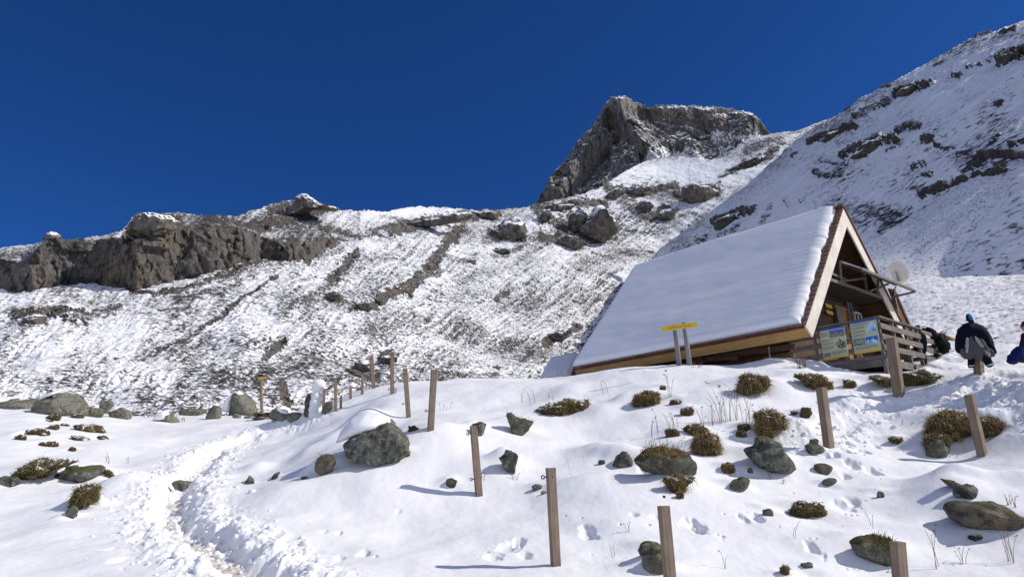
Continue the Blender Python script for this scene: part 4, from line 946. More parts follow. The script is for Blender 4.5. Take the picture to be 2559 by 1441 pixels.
def crag(spec, i):
    ol, lab, th = spec; xs = [p[0] for p in ol]; ys = [p[1] for p in ol]; cx = sum(xs)/len(xs); cy = (min(ys)+max(ys))/2
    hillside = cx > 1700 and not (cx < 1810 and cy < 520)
    D = float(dhill(cx, cy)) if hillside else float(dmid(cx, max(ys)-4))
    wm = (max(xs)-min(xs))*D/FPX; hm = (max(ys)-min(ys))*D/FPX; T = th*max(hm, wm*.35)
    V, F, C = outline_solid(ol, D, T, 5, push=-.05 if hillside else .2, full=.6, rough=.075, freq=4.5, seed=i*3+2, facet=.9)
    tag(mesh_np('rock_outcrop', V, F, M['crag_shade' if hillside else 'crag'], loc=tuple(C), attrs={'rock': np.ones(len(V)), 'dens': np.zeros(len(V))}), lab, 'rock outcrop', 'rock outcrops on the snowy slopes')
M['crag'] = make_slope('snow_dusted_crag', .8, (.7, .7, 1.3), (.23, .21, .185), (.21, .165, .12), (.055, .048, .042), .45, th=.86, slopek=.3, bd=.2, stretch=(1, 1, .55))
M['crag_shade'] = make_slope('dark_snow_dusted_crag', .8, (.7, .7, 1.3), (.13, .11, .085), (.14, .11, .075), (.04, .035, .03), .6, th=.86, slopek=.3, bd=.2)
for i, s_ in enumerate(OUT): crag(s_, i)

# ------------------------------------------------------------------ dry stalks
def stalks(pts, label, n, hpx, seed, lean=.25, heads=True, spread=10):
    """one clump of thin dead stems; pts = foot pixels"""
    r = random.Random(seed); mb = MB(); base = None
    for k in range(n):
        px, py = pts[k % len(pts)]; px += r.uniform(-spread, spread); py += r.uniform(-spread*.35, spread*.35)
        P, D = hit(px, py); P = Vector(P)-Vector((0, 0, .03))
        if base is None: base = P.copy()
        h = hpx*D/FPX*r.uniform(.55, 1.15); a = r.uniform(-lean, lean); b = r.uniform(-lean, lean)*.5
        q = [P, P+Vector((a*h*.3, b*h*.3, h*.5)), P+Vector((a*h, b*h, h*.9)), P+Vector((a*h*1.6+r.uniform(-.1, .1)*h, b*h, h))]
        wd = .0012+.00022*D
        mb.tube(q, [wd, wd*.9, wd*.7, wd*.4], 4)
        if r.random() < .6:
            s = q[1].lerp(q[2], r.random()); mb.tube([s, s+Vector((r.uniform(-.3, .3)*h, r.uniform(-.1, .1)*h, .2*h))], wd*.6, 3)
        if heads and r.random() < .55:
            t = q[3]
            for j in range(5): mb.tube([t, t+Vector((r.uniform(-1, 1), r.uniform(-1, 1), r.uniform(0, .9)))*h*.07], wd*1.3, 3)
    o = mb.build('dry_stalks', M['stalk']); o.location = base
    o.data.transform(Matrix.Translation(-base)); tag(o, label, 'dry plant', 'dead stalks standing in the snow'); return o
ST = [([(1800,1058),(1812,1052),(1830,1050)], 'tallest thicket of dry stalks, between the tussocks on the bank', 16, 90, 12),
 ([(1850,1050),(1868,1062),(1880,1048)], 'dry stalks fanning out right of the tallest thicket', 10, 80, 12),
 ([(1760,1070),(1775,1062)], 'dry stalks on the shaggy tussock', 8, 60, 8),([(1632,1090),(1640,1082)], 'thin stalks left of the small green tussock', 5, 65, 5),
 ([(1675,1068),(1690,1066)], 'sprigs rising from the small green tussock', 7, 40, 6),([(1640,1120),(1660,1116),(1690,1118),(1630,1118)], 'upright sprigs on the long mossy boulder', 12, 26, 14),
 ([(1672,992),(1682,990)], 'two curved stems below the yellow sign', 3, 62, 4),([(1508,985),(1518,980)], 'bent stem on the crest left of the yellow sign', 2, 40, 3),
 ([(1470,920),(1490,918),(1530,915)], 'short stubble stems along the crest under the roof edge', 7, 16, 30),([(1400,935),(1425,932),(1440,930)], 'dry shrub at the low end of the roof', 14, 22, 10),
 ([(1330,1008),(1300,1005)], 'faint stems in the middle of the snow bank', 4, 40, 8),([(1205,1195),(1212,1198)], 'rusty leaf stems beside the middle fence post', 5, 32, 3),
 ([(1100,1025),(1115,1022),(1130,1022)], 'reddish twigs right of the second tall post', 5, 20, 8),([(982,980),(990,982)], 'grass fringe at the foot of a far fence post', 12, 16, 4),
 ([(2340,1420),(2345,1415)], 'single tall umbel stem near the bottom right', 3, 110, 3),([(2400,1405),(2412,1408)], 'thin crossed stems right of the tall umbel', 4, 50, 6),
 ([(2525,1400),(2535,1405)], 'stems at the right edge below the big brown boulder', 6, 110, 6),([(2520,1262),(2535,1266)], 'dry curled plant on the big brown boulder', 9, 32, 6),
 ([(2175,1312),(2180,1320)], 'forked stem in the open snow, right of the two toned tussock', 2, 44, 3),([(1980,1340),(1985,1345)], 'seed head on a bent stem in the open snow', 2, 45, 3),
 ([(1925,1195),(1930,1192)], 'rusty sprig below the green lichen boulder, left one', 3, 24, 3),([(1955,1208),(1962,1208)], 'rusty sprig below the green lichen boulder, right one', 4, 18, 4),
 ([(1530,1392),(1535,1390)], 'bent stem left of the nearest right fence post', 2, 38, 3),([(1570,1330),(1575,1328)], 'small stem beside the nearest right fence post', 3, 28, 4),
 ([(1812,1420)], 'slanting stem low in the open snow', 2, 45, 3),([(265,1155),(270,1158)], 'branched stem on the left snow field', 4, 34, 3),([(318,1158),(322,1158)], 'hooked stem right of the branched one', 2, 22, 2),
 ([(340,1042),(360,1044),(380,1046)], 'dark stems standing behind the white capped boulder', 8, 40, 14),([(440,1050),(455,1052)], 'reddish shrub right of the white capped boulder', 12, 14, 8),
 ([(2000,920),(2010,918)], 'straw coloured grass clump at the terrace corner', 26, 40, 5),([(1990,905),(1995,905)], 'thin stalks beside the straw coloured clump', 4, 62, 4),
 ([(1735,916),(1750,918)], 'short straw under the roof beside the twin posts', 12, 14, 8),([(1370,995),(1380,1000)], 'brown seedling above the longest tussock', 3, 20, 3),([(1285,1195),(1292,1198)], 'rusty twigs below the upright dark rock', 5, 18, 4),([(2258,1060)], 'lone twig near the trodden snow', 2, 20, 2)]
for i, (pts, lab, n, h, sp_) in enumerate(ST): stalks(pts, lab, n, h, i+5, spread=sp_)
# ------------------------------------------------------------------ the hut (local axes: x across the gable, y along the ridge, z up; origin = front left eave corner)
HA = math.radians(43.3)
def local_on(px, py, s):      # point where the pixel's ray meets the vertical plane y = s parallel to the gable
    d = ray(px, py); t = ((HO+HR*s)@HR)/(d@HR); p = d*t-HO; return Vector((float(p@HG), float(p@HR), float(p[2])))
APX, APH, LEN = 4.03, 4.13, 8.0; TH = math.atan2(APH, APX); CS, SN = math.cos(TH), math.sin(TH)
hut = empty('mountain_hut', tuple(HO), HA); tag(hut, 'steep roofed wooden hut with thick snow on its left roof slope', 'hut')
def sl(u, side=-1, off=0.0):  # point on roof slope: u metres up from the eave, off = outward normal distance; returns (x, z)
    x = u*CS - off*SN; z = u*SN + off*CS
    return (x, z) if side < 0 else (2*APX-x, z)
SLL = APX/CS
for side in (-1, 1):
    mb = MB()
    P = [sl(0, side, -.10), sl(SLL, side, -.10), sl(SLL, side, 0), sl(0, side, 0)]
    mb.prism([(x, .05, z) for x, z in P], (0, LEN-.05, 0)); roof = mb.build('roof', M['soffit'], hut)
    # shingle courses, stepped like teeth where they meet the rake
    mb = MB(); n = 27; st = SLL/n
    for k in range(n):
        u0, u1 = k*st-.02, (k+1)*st+.05
        def quad(y0, y1, jit=0.0):
            A = [sl(u0+jit, side, .012), sl(u1, side, .006), sl(u1, side, .022), sl(u0+jit, side, .06)]
            mb.prism([(x, y0, z) for x, z in A], (0, y1-y0, 0))
        y = -.06; rr = random.Random(k*3+side)
        while y < .62:
            w_ = rr.uniform(.09, .17); quad(y, y+w_-.008, rr.uniform(-.015, .015)); y += w_
        if side < 0: quad(y, LEN)
        else: quad(y, LEN)
    mb.build('shingles', M['shingle'], roof)
    # fascia board under the eave, golden wood, with a red brown strip on top
    A = [sl(-.02, side, -.015), sl(-.05, side, -.015), (sl(-.05, side, -.36)), (sl(-.02, side, -.36))]
    A = [sl(.0, side, -.03), sl(-.04, side, -.03), sl(-.04, side, -.37), sl(.0, side, -.37)]
    mb = MB(); mb.prism([(x, .0, z) for x, z in A], (0, LEN, 0)); mb.build('fascia_board', M['gold_wood'], hut)
    A = [sl(.03, side, .0), sl(-.07, side, .0), sl(-.07, side, -.045), sl(.03, side, -.045)]
    mb = MB(); mb.prism([(x, .0, z) for x, z in A], (0, LEN, 0)); mb.build('eave_strip', M['red_wood'], hut)
    # soffit closing the eave box
    A = [sl(-.0, side, -.345), sl(1.3, side, -.345), sl(1.3, side, -.365), sl(-.0, side, -.365)]
    mb = MB(); mb.prism([(x, .06, z) for x, z in A], (0, LEN-.1, 0)); mb.build('eave_soffit', M['soffit'], hut)
    # barge board (front), new pale wood
    bw = .42 if side < 0 else .40
    x0, z0 = sl(-.05, side, -.0); x1, z1 = APX, APH; fx, fz = sl(-.02, side, -.40 if side < 0 else -.36); ix = APX; iz = APH-bw/CS
    mb = MB(); mb.prism([(x0, -.05, z0), (x1, -.05, z1-.005), (ix, -.05, iz), (fx, -.05, fz)], (0, .045, 0)); mb.build('barge_board', M['new_wood'], hut)
    if side > 0:   # red cover strip on the right rake
        A = [sl(0, side, .01), sl(SLL, side, .01), sl(SLL, side, .06), sl(0, side, .06)]
        mb = MB(); mb.prism([(x, -.09, z) for x, z in A], (0, .16, 0)); mb.build('rake_strip', M['red_wood'], hut)
mb = MB(); mb.bar((APX, -.08, APH+.07), (APX, 1.2, APH+.07), .22, .05); mb.build('ridge_board', M['red_wood'], hut)
# end gable at the back
mb = MB(); mb.prism([(.45, LEN-.4, -.6), (2*APX-.45, LEN-.4, -.6), (2*APX-.45, LEN-.4, .2), (APX, LEN-.4, APH-.35), (.45, LEN-.4, .2)], (0, .08, 0)); mb.build('rear_wall', M['old_wall'], hut)
# side walls
for nm, x in (('side_wall', 1.05), ('side_wall', 2*APX-1.05)):
    mb = MB()
    for k in range(9): mb.tube([(x, .85, -.95+k*.21), (x, LEN-.4, -.95+k*.21)], .105, 10)
    mb.build(nm, M['log_wall'], hut, True)
# front gable wall of old planks
GY = .85
mb = MB(); mb.prism([(1.0, GY, -1.1), (2*APX-1.0, GY, -1.1), (2*APX-1.0, GY, .62), (APX, GY, APH-.55), (1.0, GY, .62)], (0, .08, 0)); wall = mb.build('gable_wall', M['old_wall'], hut)
mb = MB(); mb.box((APX, GY-.03, 1.5), (4.4, .06, .16)); mb.build('beam', M['dark_wood'], wall)
# loft balcony in the gable
b0, b1 = local_on(2072, 700, 0.0), local_on(2196, 744, 0.0)
bz = (b0.z+b1.z)/2
mb = MB(); mb.box((4.35, .40, bz), (4.9, .86, .07)); bal = mb.build('loft_balcony', M['dark_wood'], hut)
mb = MB(); mb.bar((2.0, -.02, bz+.02), (6.75, -.02, bz+.02), .05, .10); mb.build('edge_beam', M['grey_wood'], bal)
mb = MB(); mb.bar((2.2, .0, bz+.24), (3.4, .0, bz+.22), .03, .07); mb.build('rail', M['grey_wood'], bal)
for x in (3.1, 5.0, 5.9): mb = MB(); mb.bar((x, .05, bz), (x, .05, bz+.72), .06, .06, (0, 1, 0)); mb.build('balcony_post', M['grey_wood'], bal)
mb = MB(); mb.box((4.3, GY-.02, bz+.45), (.8, .04, .75)); mb.build('loft_window', M['glass'], wall)
# door, shutter, window, ladder
d0 = local_on(2081, 768, GY-.02); d1 = local_on(2112, 768, GY-.02)
dz = 1.20; dx0, dx1 = 4.05, 5.05
mb = MB(); mb.box(((dx0+dx1)/2+.15, GY-.02, .18), (.72, .05, 1.95)); dr = mb.build('door', M['door'], hut)
mb = MB(); mb.tube([(dx0+.35, GY-.07, .2), (dx0+.35, GY-.07, .34)], .012, 6); mb.build('handle', M['iron'], dr)
mb = MB(); mb.box((dx0+.12, GY-.04, 1.22), (.09, .08, .12)); 
mb = MB(); mb.bar((dx0+.16, GY-.03, 1.21), (dx1+.14, GY-.03, 1.21), .08, .1); mb.bar((dx0+.2, GY-.03, -.8), (dx0+.2, GY-.03, 1.16), .08, .1, (0, 1, 0)); mb.bar((dx1+.09, GY-.03, -.8), (dx1+.09, GY-.03, 1.16), .08, .1, (0, 1, 0)); mb.build('door_frame', M['door'], dr)
mb = MB(); mb.box((dx0+.18, GY-.13, .22), (.26, .04, 1.85)); mb.build('door_shutter', M['log'], hut)
mb = MB(); mb.box((5.98, GY-.03, .85), (.50, .03, .62)); wn = mb.build('window', M['glass'], hut)
mb = MB()
for a, b in (((5.70, GY-.05, .52), (5.70, GY-.05, 1.18)), ((6.26, GY-.05, .52), (6.26, GY-.05, 1.18)), ((5.98, GY-.05, .56), (5.98, GY-.05, 1.14))): mb.bar(a, b, .05, .05, (0, 1, 0))
mb.bar((5.72, GY-.051, 1.2), (6.24, GY-.051, 1.2), .05, .06); mb.bar((5.72, GY-.051, .5), (6.24, GY-.051, .5), .05, .06); mb.build('frame', M['new_wood'], wn)
mb = MB(); mb.box((6.12, GY-.055, .76), (.22, .01, .4)); mb.build('curtain', M['gold_wood'], wn)
lad = MB()
for x in (5.16, 5.42): lad.bar((x, GY-.12, -.9), (x, GY-.10, 1.75), .05, .04, (0, 1, 0))
lad.build('ladder_rail', M['log'], hut)
lad = MB()
for k in range(8): lad.bar((5.18, GY-.11, -.7+k*.3), (5.40, GY-.11, -.7+k*.3), .04, .03)
lad.build('ladder_rungs', M['log'], hut)
# side leaf of the right roof: a wind panel standing off the barge board
q0, q1 = local_on(2233, 722, .0), local_on(2274, 814, .0)
mb = MB(); e = .02
mb.prism([(q0.x-.35, .02, q0.z-.02), (q0.x, .02, q0.z), (q1.x+.55, .02, q1.z-.75), (q1.x-.25, .02, q1.z-.75)], (0, .05, 0)); wp = mb.build('side_panel', M['soffit'], hut)
mb = MB(); mb.bar((q0.x, -.01, q0.z), (q1.x+.55, -.01, q1.z-.75), .09, .06, (0, 1, 0)); mb.build('panel_edge', M['grey_wood'], wp)
mb = MB(); mb.bar((q0.x-.12, -.03, q0.z-.08), (q0.x-.12, -.03, q0.z-1.0), .10, .05, (0, 1, 0)); mb.build('panel_brace', M['grey_wood'], wp)

# solar panels on a timber truss, hung in the gable
sp0, sp1 = local_on(2092, 652, 0.0), local_on(2233, 722, 0.0)
sol = empty('solar_panel_rack', tuple(HO), HA); tag(sol, 'slanting solar panel on a grey timber truss in the gable of the hut', 'solar panel')
yi, yo = -.06, -.62; xa, xb = sp0.x, sp1.x; zt = 2.22; zo = 1.86
def pane(x0, x1, name):
    mb = MB(); mb.prism([(x0, yi, zt), (x1, yi, zt), (x1, yo, zo), (x0, yo, zo)], (0, .012, .03)); p = mb.build(name, M['panel'], sol)
    mb = MB()
    for a, b in (((x0, yi, zt), (x1, yi, zt)), ((x0, yo, zo), (x1, yo, zo)), ((x0, yi, zt), (x0, yo, zo)), ((x1, yi, zt), (x1, yo, zo))): mb.bar(a, b, .035, .045)
    mb.build('panel_frame', M['metal'], p)
pane(xa+.05, xa+1.5, 'solar_pane'); pane(xa+1.53, xa+2.95, 'solar_pane'); pane(xa+2.98, xb, 'solar_pane')
for i, (a, b) in enumerate((((xa, yi-.02, zt-.05), (xb, yi-.02, zt-.05)), ((xa, yi-.02, zt), (xa-.04, -.02, bz+.06)), ((xa-.04, -.03, bz+.08), (xa+1.9, -.05, zt-.22)), ((xa+1.95, -.05, bz+.06), (xa+3.0, -.3, zt-.3)), ((xa+1.9, -.05, bz+.06), (xa+1.9, -.05, zt-.1)), ((xa+2.6, -.04, bz+.06), (xa+2.95, -.05, zt-.1)), ((xa, yo, zo-.04), (xb, yo, zo-.04)), ((xb-.5, -.04, zt-.55), (xb, yo, zo-.06)))):
    mb = MB(); mb.bar(a, b, .06, .06); mb.build('strut', M['grey_wood'], sol)

# snow on the left roof slope: thick, rounded at its edges, rippled by the shingle courses
nu, ns = 150, 260
U = np.linspace(.02, SLL+.05, nu); Sx = np.concatenate([np.linspace(.02, 1.3, 80), np.linspace(1.3, LEN+.02, ns-80)[1:]])
ns = len(Sx); UU, SS = np.meshgrid(U, Sx, indexing='ij')
wob = .09*fbm2(UU*1.6, SS*0+3, 3, 3)+.005*np.sin(UU/SLL*27*2*math.pi)+.02*fbm2(UU*5, SS*0, 2, 6)
edr = (SS-.08-wob*.6-.10*(UU/SLL)); edr = np.maximum(edr, 0); ede = np.maximum(UU-.02, 0); edb = np.maximum(LEN+.03-SS, 0)
rnd = lambda d, w: np.sqrt(np.clip(1-(1-np.clip(d/w, 0, 1))**2, 0, 1))
th = .045+.17*rnd(edr, .30)*rnd(ede, .22)*1.0*rnd(edb, .25)
th = th+.035*np.exp(-((SS-4.6)/2.6)**2)*sstep(SLL-1.5, SLL, UU)
th = th+.004*np.sin(UU/SLL*27*2*math.pi+1.2*pn2(SS*.8, UU, 4))*np.exp(-edr/.5)+.0003*np.sin(UU/SLL*27*2*math.pi+2*pn2(SS*.6, UU, 4))+.018*fbm2(UU*.7, SS*.4, 3, 8)+.0012*fbm2(UU*14, SS*3.0, 3, 9)
th = np.where(edr <= 0, .0, th)
xx = UU*CS-th*SN; zz = UU*SN+th*CS
top = np.stack([xx, SS, zz], -1)
def rim(A, row): return A
V = top.reshape(-1, 3); F = grid_faces(nu, ns)
# close the open edges down to the shingles
def skirt(idx):
    global V, F
    n0_ = len(V); q = V[idx].copy(); k = q[:, 0]*CS+q[:, 2]*SN
    q[:, 0] = k*CS-.03*SN; q[:, 2] = k*SN+.03*CS
    V = np.vstack([V, q]); a = np.array(idx[:-1]); b = np.array(idx[1:]); c = np.arange(n0_+1, n0_+len(idx)); d = np.arange(n0_, n0_+len(idx)-1)
    F = np.vstack([F, np.stack([a, b, c, d], -1)])
skirt(np.arange(ns)); skirt((nu-1)*ns+np.arange(ns)); skirt(np.arange(nu)*ns+ns-1)
thf = np.concatenate([th.ravel(), np.full(len(V)-nu*ns, .1)]); keep = thf[F].max(1) > .03
rs = mesh_np('snow_layer', V, F[keep], M['snow'], parent=hut)
# a strip of snow on the right slope too
mb_ = None
U2 = np.linspace(.1, SLL-.25, 30); S2 = np.linspace(.4, LEN, 60); UU, SS = np.meshgrid(U2, S2, indexing='ij'); th = .08+.02*fbm2(UU, SS, 2, 5)
P = np.stack([2*APX-(UU*CS-th*SN), SS, UU*SN+th*CS], -1).reshape(-1, 3); mesh_np('snow_layer', P, grid_faces(30, 60)[:, ::-1], M['snow'], parent=hut)
# stones, logs and boards stacked under the eave
r = random.Random(5)
mb = MB()
for k in range(8):
    y = 1.5+k*.8; mb.bar((.55+r.uniform(-.1, .1), y-.9, -.55+r.uniform(-.1, .25)), (.6, y+.7, -.5+r.uniform(-.1, .25)), .08, .12)
wood_pile = mb.build('plank_stack', M['old_wall']); 
wood_pile.location = HO; wood_pile.rotation_euler = (0, 0, HA); tag(wood_pile, 'old planks stored in the shade under the low eave', 'planks')
mb = MB(); mb.tube([(.35, 1.2, -.33), (.33, 1.2, -.55), (.36, 1.2, -.8), (.33, 1.2, -1.1)], .012, 6); mb.build('rain_chain', M['metal'], hut)

# snow covered low shed roof beyond the far end of the eave
qd = [toworld(1348, 944, 24.2), toworld(1376, 893, 26.5), toworld(1446, 879, 27.0), toworld(1426, 938, 24.0)]
c = sum(qd)/4; V = []
g = 14
ss_, tt_ = np.meshgrid(np.linspace(0, 1, g), np.linspace(0, 1, g), indexing='ij')
top = (qd[0]*((1-ss_)*(1-tt_))[..., None]+qd[1]*(ss_*(1-tt_))[..., None]+qd[2]*(ss_*tt_)[..., None]+qd[3]*((1-ss_)*tt_)[..., None])
ed = np.minimum(np.minimum(ss_, 1-ss_), np.minimum(tt_, 1-tt_)); top[..., 2] += .10*np.sqrt(np.clip(ed/.15, 0, 1))
shed = empty('low_shed', tuple(c)); tag(shed, 'low shed with a snowy roof just beyond the far end of the hut', 'shed')
o = mesh_np('snow_layer', top.reshape(-1, 3), grid_faces(g, g)[:, ::-1], M['snow'], parent=shed, loc=tuple(c)); o.location = (0, 0, 0)
mb = MB(); mb.prism([tuple(p-c+np.array([0, 0, -.02])) for p in qd], (0, 0, -.12)); mb.build('roof_boards', M['dark_wood'], shed)
mb = MB(); mb.prism([tuple((p-c)*.93+np.array([0, 0, -.15])) for p in qd], (0, 0, -1.2)); mb.build('walls', M['old_wall'], shed)

# ------------------------------------------------------------------ satellite dish
dc = local_on(2240, 683, 0.25)
dish = empty('satellite_dish', tuple(HO), HA); tag(dish, 'cream satellite dish on the right edge of the hut roof', 'satellite dish')
face = Vector((1.05, -.38, .40)).normalized()      # points away to the right; its back is towards the path
pol = []; n1, n2 = 10, 36; R = .385
xa_ = face.orthogonal().normalized(); ya_ = face.cross(xa_)
V = []; F = []
for i in range(n1):
    rr = R*i/(n1-1)
    for k in range(n2):
        a = 2*math.pi*k/n2; V.append(dc+(xa_*math.cos(a)+ya_*math.sin(a))*rr+face*(rr*rr*.35/R-.05))
F = [tuple(x) for x in grid_faces(n1, n2, True)]
mb = MB(); mb.add(V, F); mb.add([v-face*.02 for v in V], [f[::-1] for f in F]); mb.tube([dc+(xa_*math.cos(2*math.pi*k/36)+ya_*math.sin(2*math.pi*k/36))*R+face*(R*.35-.06) for k in range(37)], .014, 6)
mb.build('reflector', M['dish'], dish, True)
base = dc-Vector((0, 0, R*.82)); tip = base+Vector((.728, -.686, 0))*.80+Vector((.90, .39, 0))*.30+Vector((0, 0, .34))
mb = MB(); mb.bar(base, tip, .05, .035); arm = mb.build('feed_arm', M['dish'], dish)
mb = MB(); mb.tube([tip+Vector((0, 0, .01)), tip+(dc-tip).normalized()*.18+Vector((0, 0, .04))], [.05, .035], 12); mb.build('receiver', M['dish'], arm)
mb = MB(); mb.box(dc-face*.12-Vector((0, 0, .05)), (.16, .14, .24)); mb.box(dc-face*.06-Vector((0, 0, .22)), (.22, .08, .14)); mb.build('bracket', M['metal'], dish)
foot = Vector((7.05, .25, 1.2)); mb = MB(); mb.tube([dc-face*.17-Vector((0, 0, -.1)), dc-face*.17-Vector((0, 0, .45)), foot], .03, 8); mb.build('mast', M['metal'], dish)

# ------------------------------------------------------------------ terrace with its railing
ter = empty('terrace', tuple(HO), HA); tag(ter, 'grey timber terrace and railing in front of the hut gable', 'terrace')
CX0, CY0 = .72, -1.5
mb = MB(); mb.box(((CX0+7.2)/2, (CY0+GY)/2, -1.08), (7.2-CX0, GY-CY0, .08)); mb.build('deck', M['grey_wood'], ter)
def rail_run(p0, p1, posts, mat, hs, name='rail_board', ext=.03):
    p0 = Vector(p0); p1 = Vector(p1); d = (p1-p0).normalized(); nrm_ = Vector((d.y, -d.x, 0))
    for (za, zb) in hs:
        mb = MB(); e = random.Random(za*100).uniform(-.03, .06); mb.bar(p0-d*ext+Vector((0, 0, (za+zb)/2))+nrm_*.055, p1+d*(ext+e)+Vector((0, 0, (za+zb)/2+random.Random(za*37).uniform(-.01, .01)))+nrm_*.055, .028, abs(zb-za)); mb.build(name, mat, ter, bevel=.004)
    for t in posts:
        q = p0.lerp(p1, t); mb = MB(); mb.bar(q+Vector((0, 0, -1.55)), q+Vector((0, 0, -.03)), .08, .08, (0, 1, 0)); mb.build('rail_post', M['grey_wood'], ter, bevel=.005)
HS = [(-.15, -.29), (-.42, -.56), (-.69, -.83)]
rail_run((CX0, CY0, 0), (3.62, CY0, 0), (0.0, .33, .66, .97), M['grey_wood'], HS)
rail_run((CX0, GY-.1, 0), (CX0, CY0, 0), (.0, .3, .62), M['grey_wood_y'], HS+[(-.95, -1.06)])
mb = MB(); mb.bar((CX0-.08, CY0-.02, .0), (3.66, CY0-.02, .0), .15, .035); mb.build('handrail', M['grey_wood'], ter, bevel=.004)
mb = MB(); mb.bar((CX0, GY-.1, -.003), (CX0, CY0+.06, -.003), .15, .035); mb.build('handrail', M['grey_wood_y'], ter, bevel=.004)
mb = MB(); mb.bar((CX0, CY0-.03, -1.12), (6.9, CY0-.03, -1.12), .05, .18); mb.build('edge_beam', M['grey_wood'], ter)
mb = MB(); mb.bar((CX0-.03, CY0+.05, -1.12), (CX0-.03, 2.0, -1.12), .05, .18); mb.build('edge_beam', M['grey_wood_y'], ter)
mb = MB(); mb.prism([(2.6, CY0-.08, -1.05), (3.3, CY0-.08, -1.30), (2.6, CY0-.08, -1.30)], (0, -.03, 0)); mb.build('stair_cheek', M['grey_wood'], ter)
mb = MB(); mb.bar((.9, -.6, -.9), (.9, .4, -.9), .3, .04); mb.build('bench', M['grey_wood_y'], ter)
# second length of railing beyond the gap, with a slanting shelf on top
fen = empty('railing_section', tuple(HO), HA); tag(fen, 'darker railing section right of the terrace with gear hung on it', 'railing')
def fb(a, b, w_, h_, mat='grey_wood', nm='rail_board'):
    mb = MB(); mb.bar(a, b, w_, h_); mb.build(nm, M[mat], fen, bevel=.004)
FX0, FX1, FY = 3.95, 6.35, -1.5
for k, (za, zb) in enumerate(((.02, -.08), (-.17, -.31), (-.44, -.58), (-.70, -.84), (-.95, -1.08))):
    fb((FX0, FY, (za+zb)/2), (FX1+(.1 if k % 2 else -.05), FY, (za+zb)/2-.02), .03, abs(zb-za))
for x, tp in ((FX0+.05, .16), (5.15, -.05), (6.25, -.15), (FX0+.6, -.9)):
    mb = MB(); mb.bar((x, FY+.07, -1.6), (x, FY+.07, tp), .10, .10, (0, 1, 0)); mb.build('rail_post', M['dark_wood'], fen, bevel=.005)
mb = MB(); mb.prism([(5.2, FY-.22, -.02), (6.4, FY-.22, -.10), (6.4, FY+.2, -.02), (5.2, FY+.2, .06)], (0, 0, .03)); mb.build('shelf', M['gold_wood'], fen)
for a, b in (((4.1, FY+.05, -.6), (4.1, FY+1.4, -.6)), ((4.1, FY+.05, -.25), (4.1, FY+1.4, -.25)), ((6.3, FY+.05, -.5), (6.3, FY+1.3, -.5)), ((6.3, FY+.05, -.2), (6.3, FY+1.3, -.2))): fb(a, b, .03, .13)

# ------------------------------------------------------------------ information boards hung on the side rail
def picture(name, cols, freq):
    t = NT(name, .5); p = t.pos((freq,)*3, obj=True); n = t.noise(p, 1.0, 5, .6, .4)
    t.col(t.ramp(n, cols)); return t.m
M['board'] = mat_plain('pale_yellow_print', (.52, .53, .34), .45, 0, .06, 5)
M['board_blue'] = mat_plain('blue_header_print', (.035, .09, .33), .4, 0, .15, 8)
M['board_gold'] = mat_plain('gold_footer_print', (.66, .44, .04), .4, 0, .1, 8)
M['ink'] = mat_plain('grey_green_ink', (.30, .32, .24), .6, 0, .1, 8)
M['ink_dark'] = mat_plain('dark_ink', (.05, .055, .05), .6, 0, .1, 8)
M['pic_sky'] = mat_plain('photo_blue_sky', (.04, .14, .48), .4, 0, .15, 6)
M['pic_rock'] = picture('photo_brown_mountain', [(.3, (.08, .06, .05)), (.5, (.24, .18, .14)), (.7, (.42, .36, .32))], 14)
M['pic_snow'] = picture('photo_snowy_ridge', [(.35, (.10, .26, .46)), (.5, (.36, .58, .72)), (.65, (.72, .82, .88))], 11)
M['pic_grey'] = picture('photo_grey_hills', [(.35, (.05, .06, .055)), (.5, (.16, .18, .17)), (.65, (.34, .36, .33))], 13)
M['pic_ibex'] = picture('photo_mottled_grey', [(.4, (.02, .02, .02)), (.5, (.12, .13, .09)), (.6, (.42, .44, .33))], 34)
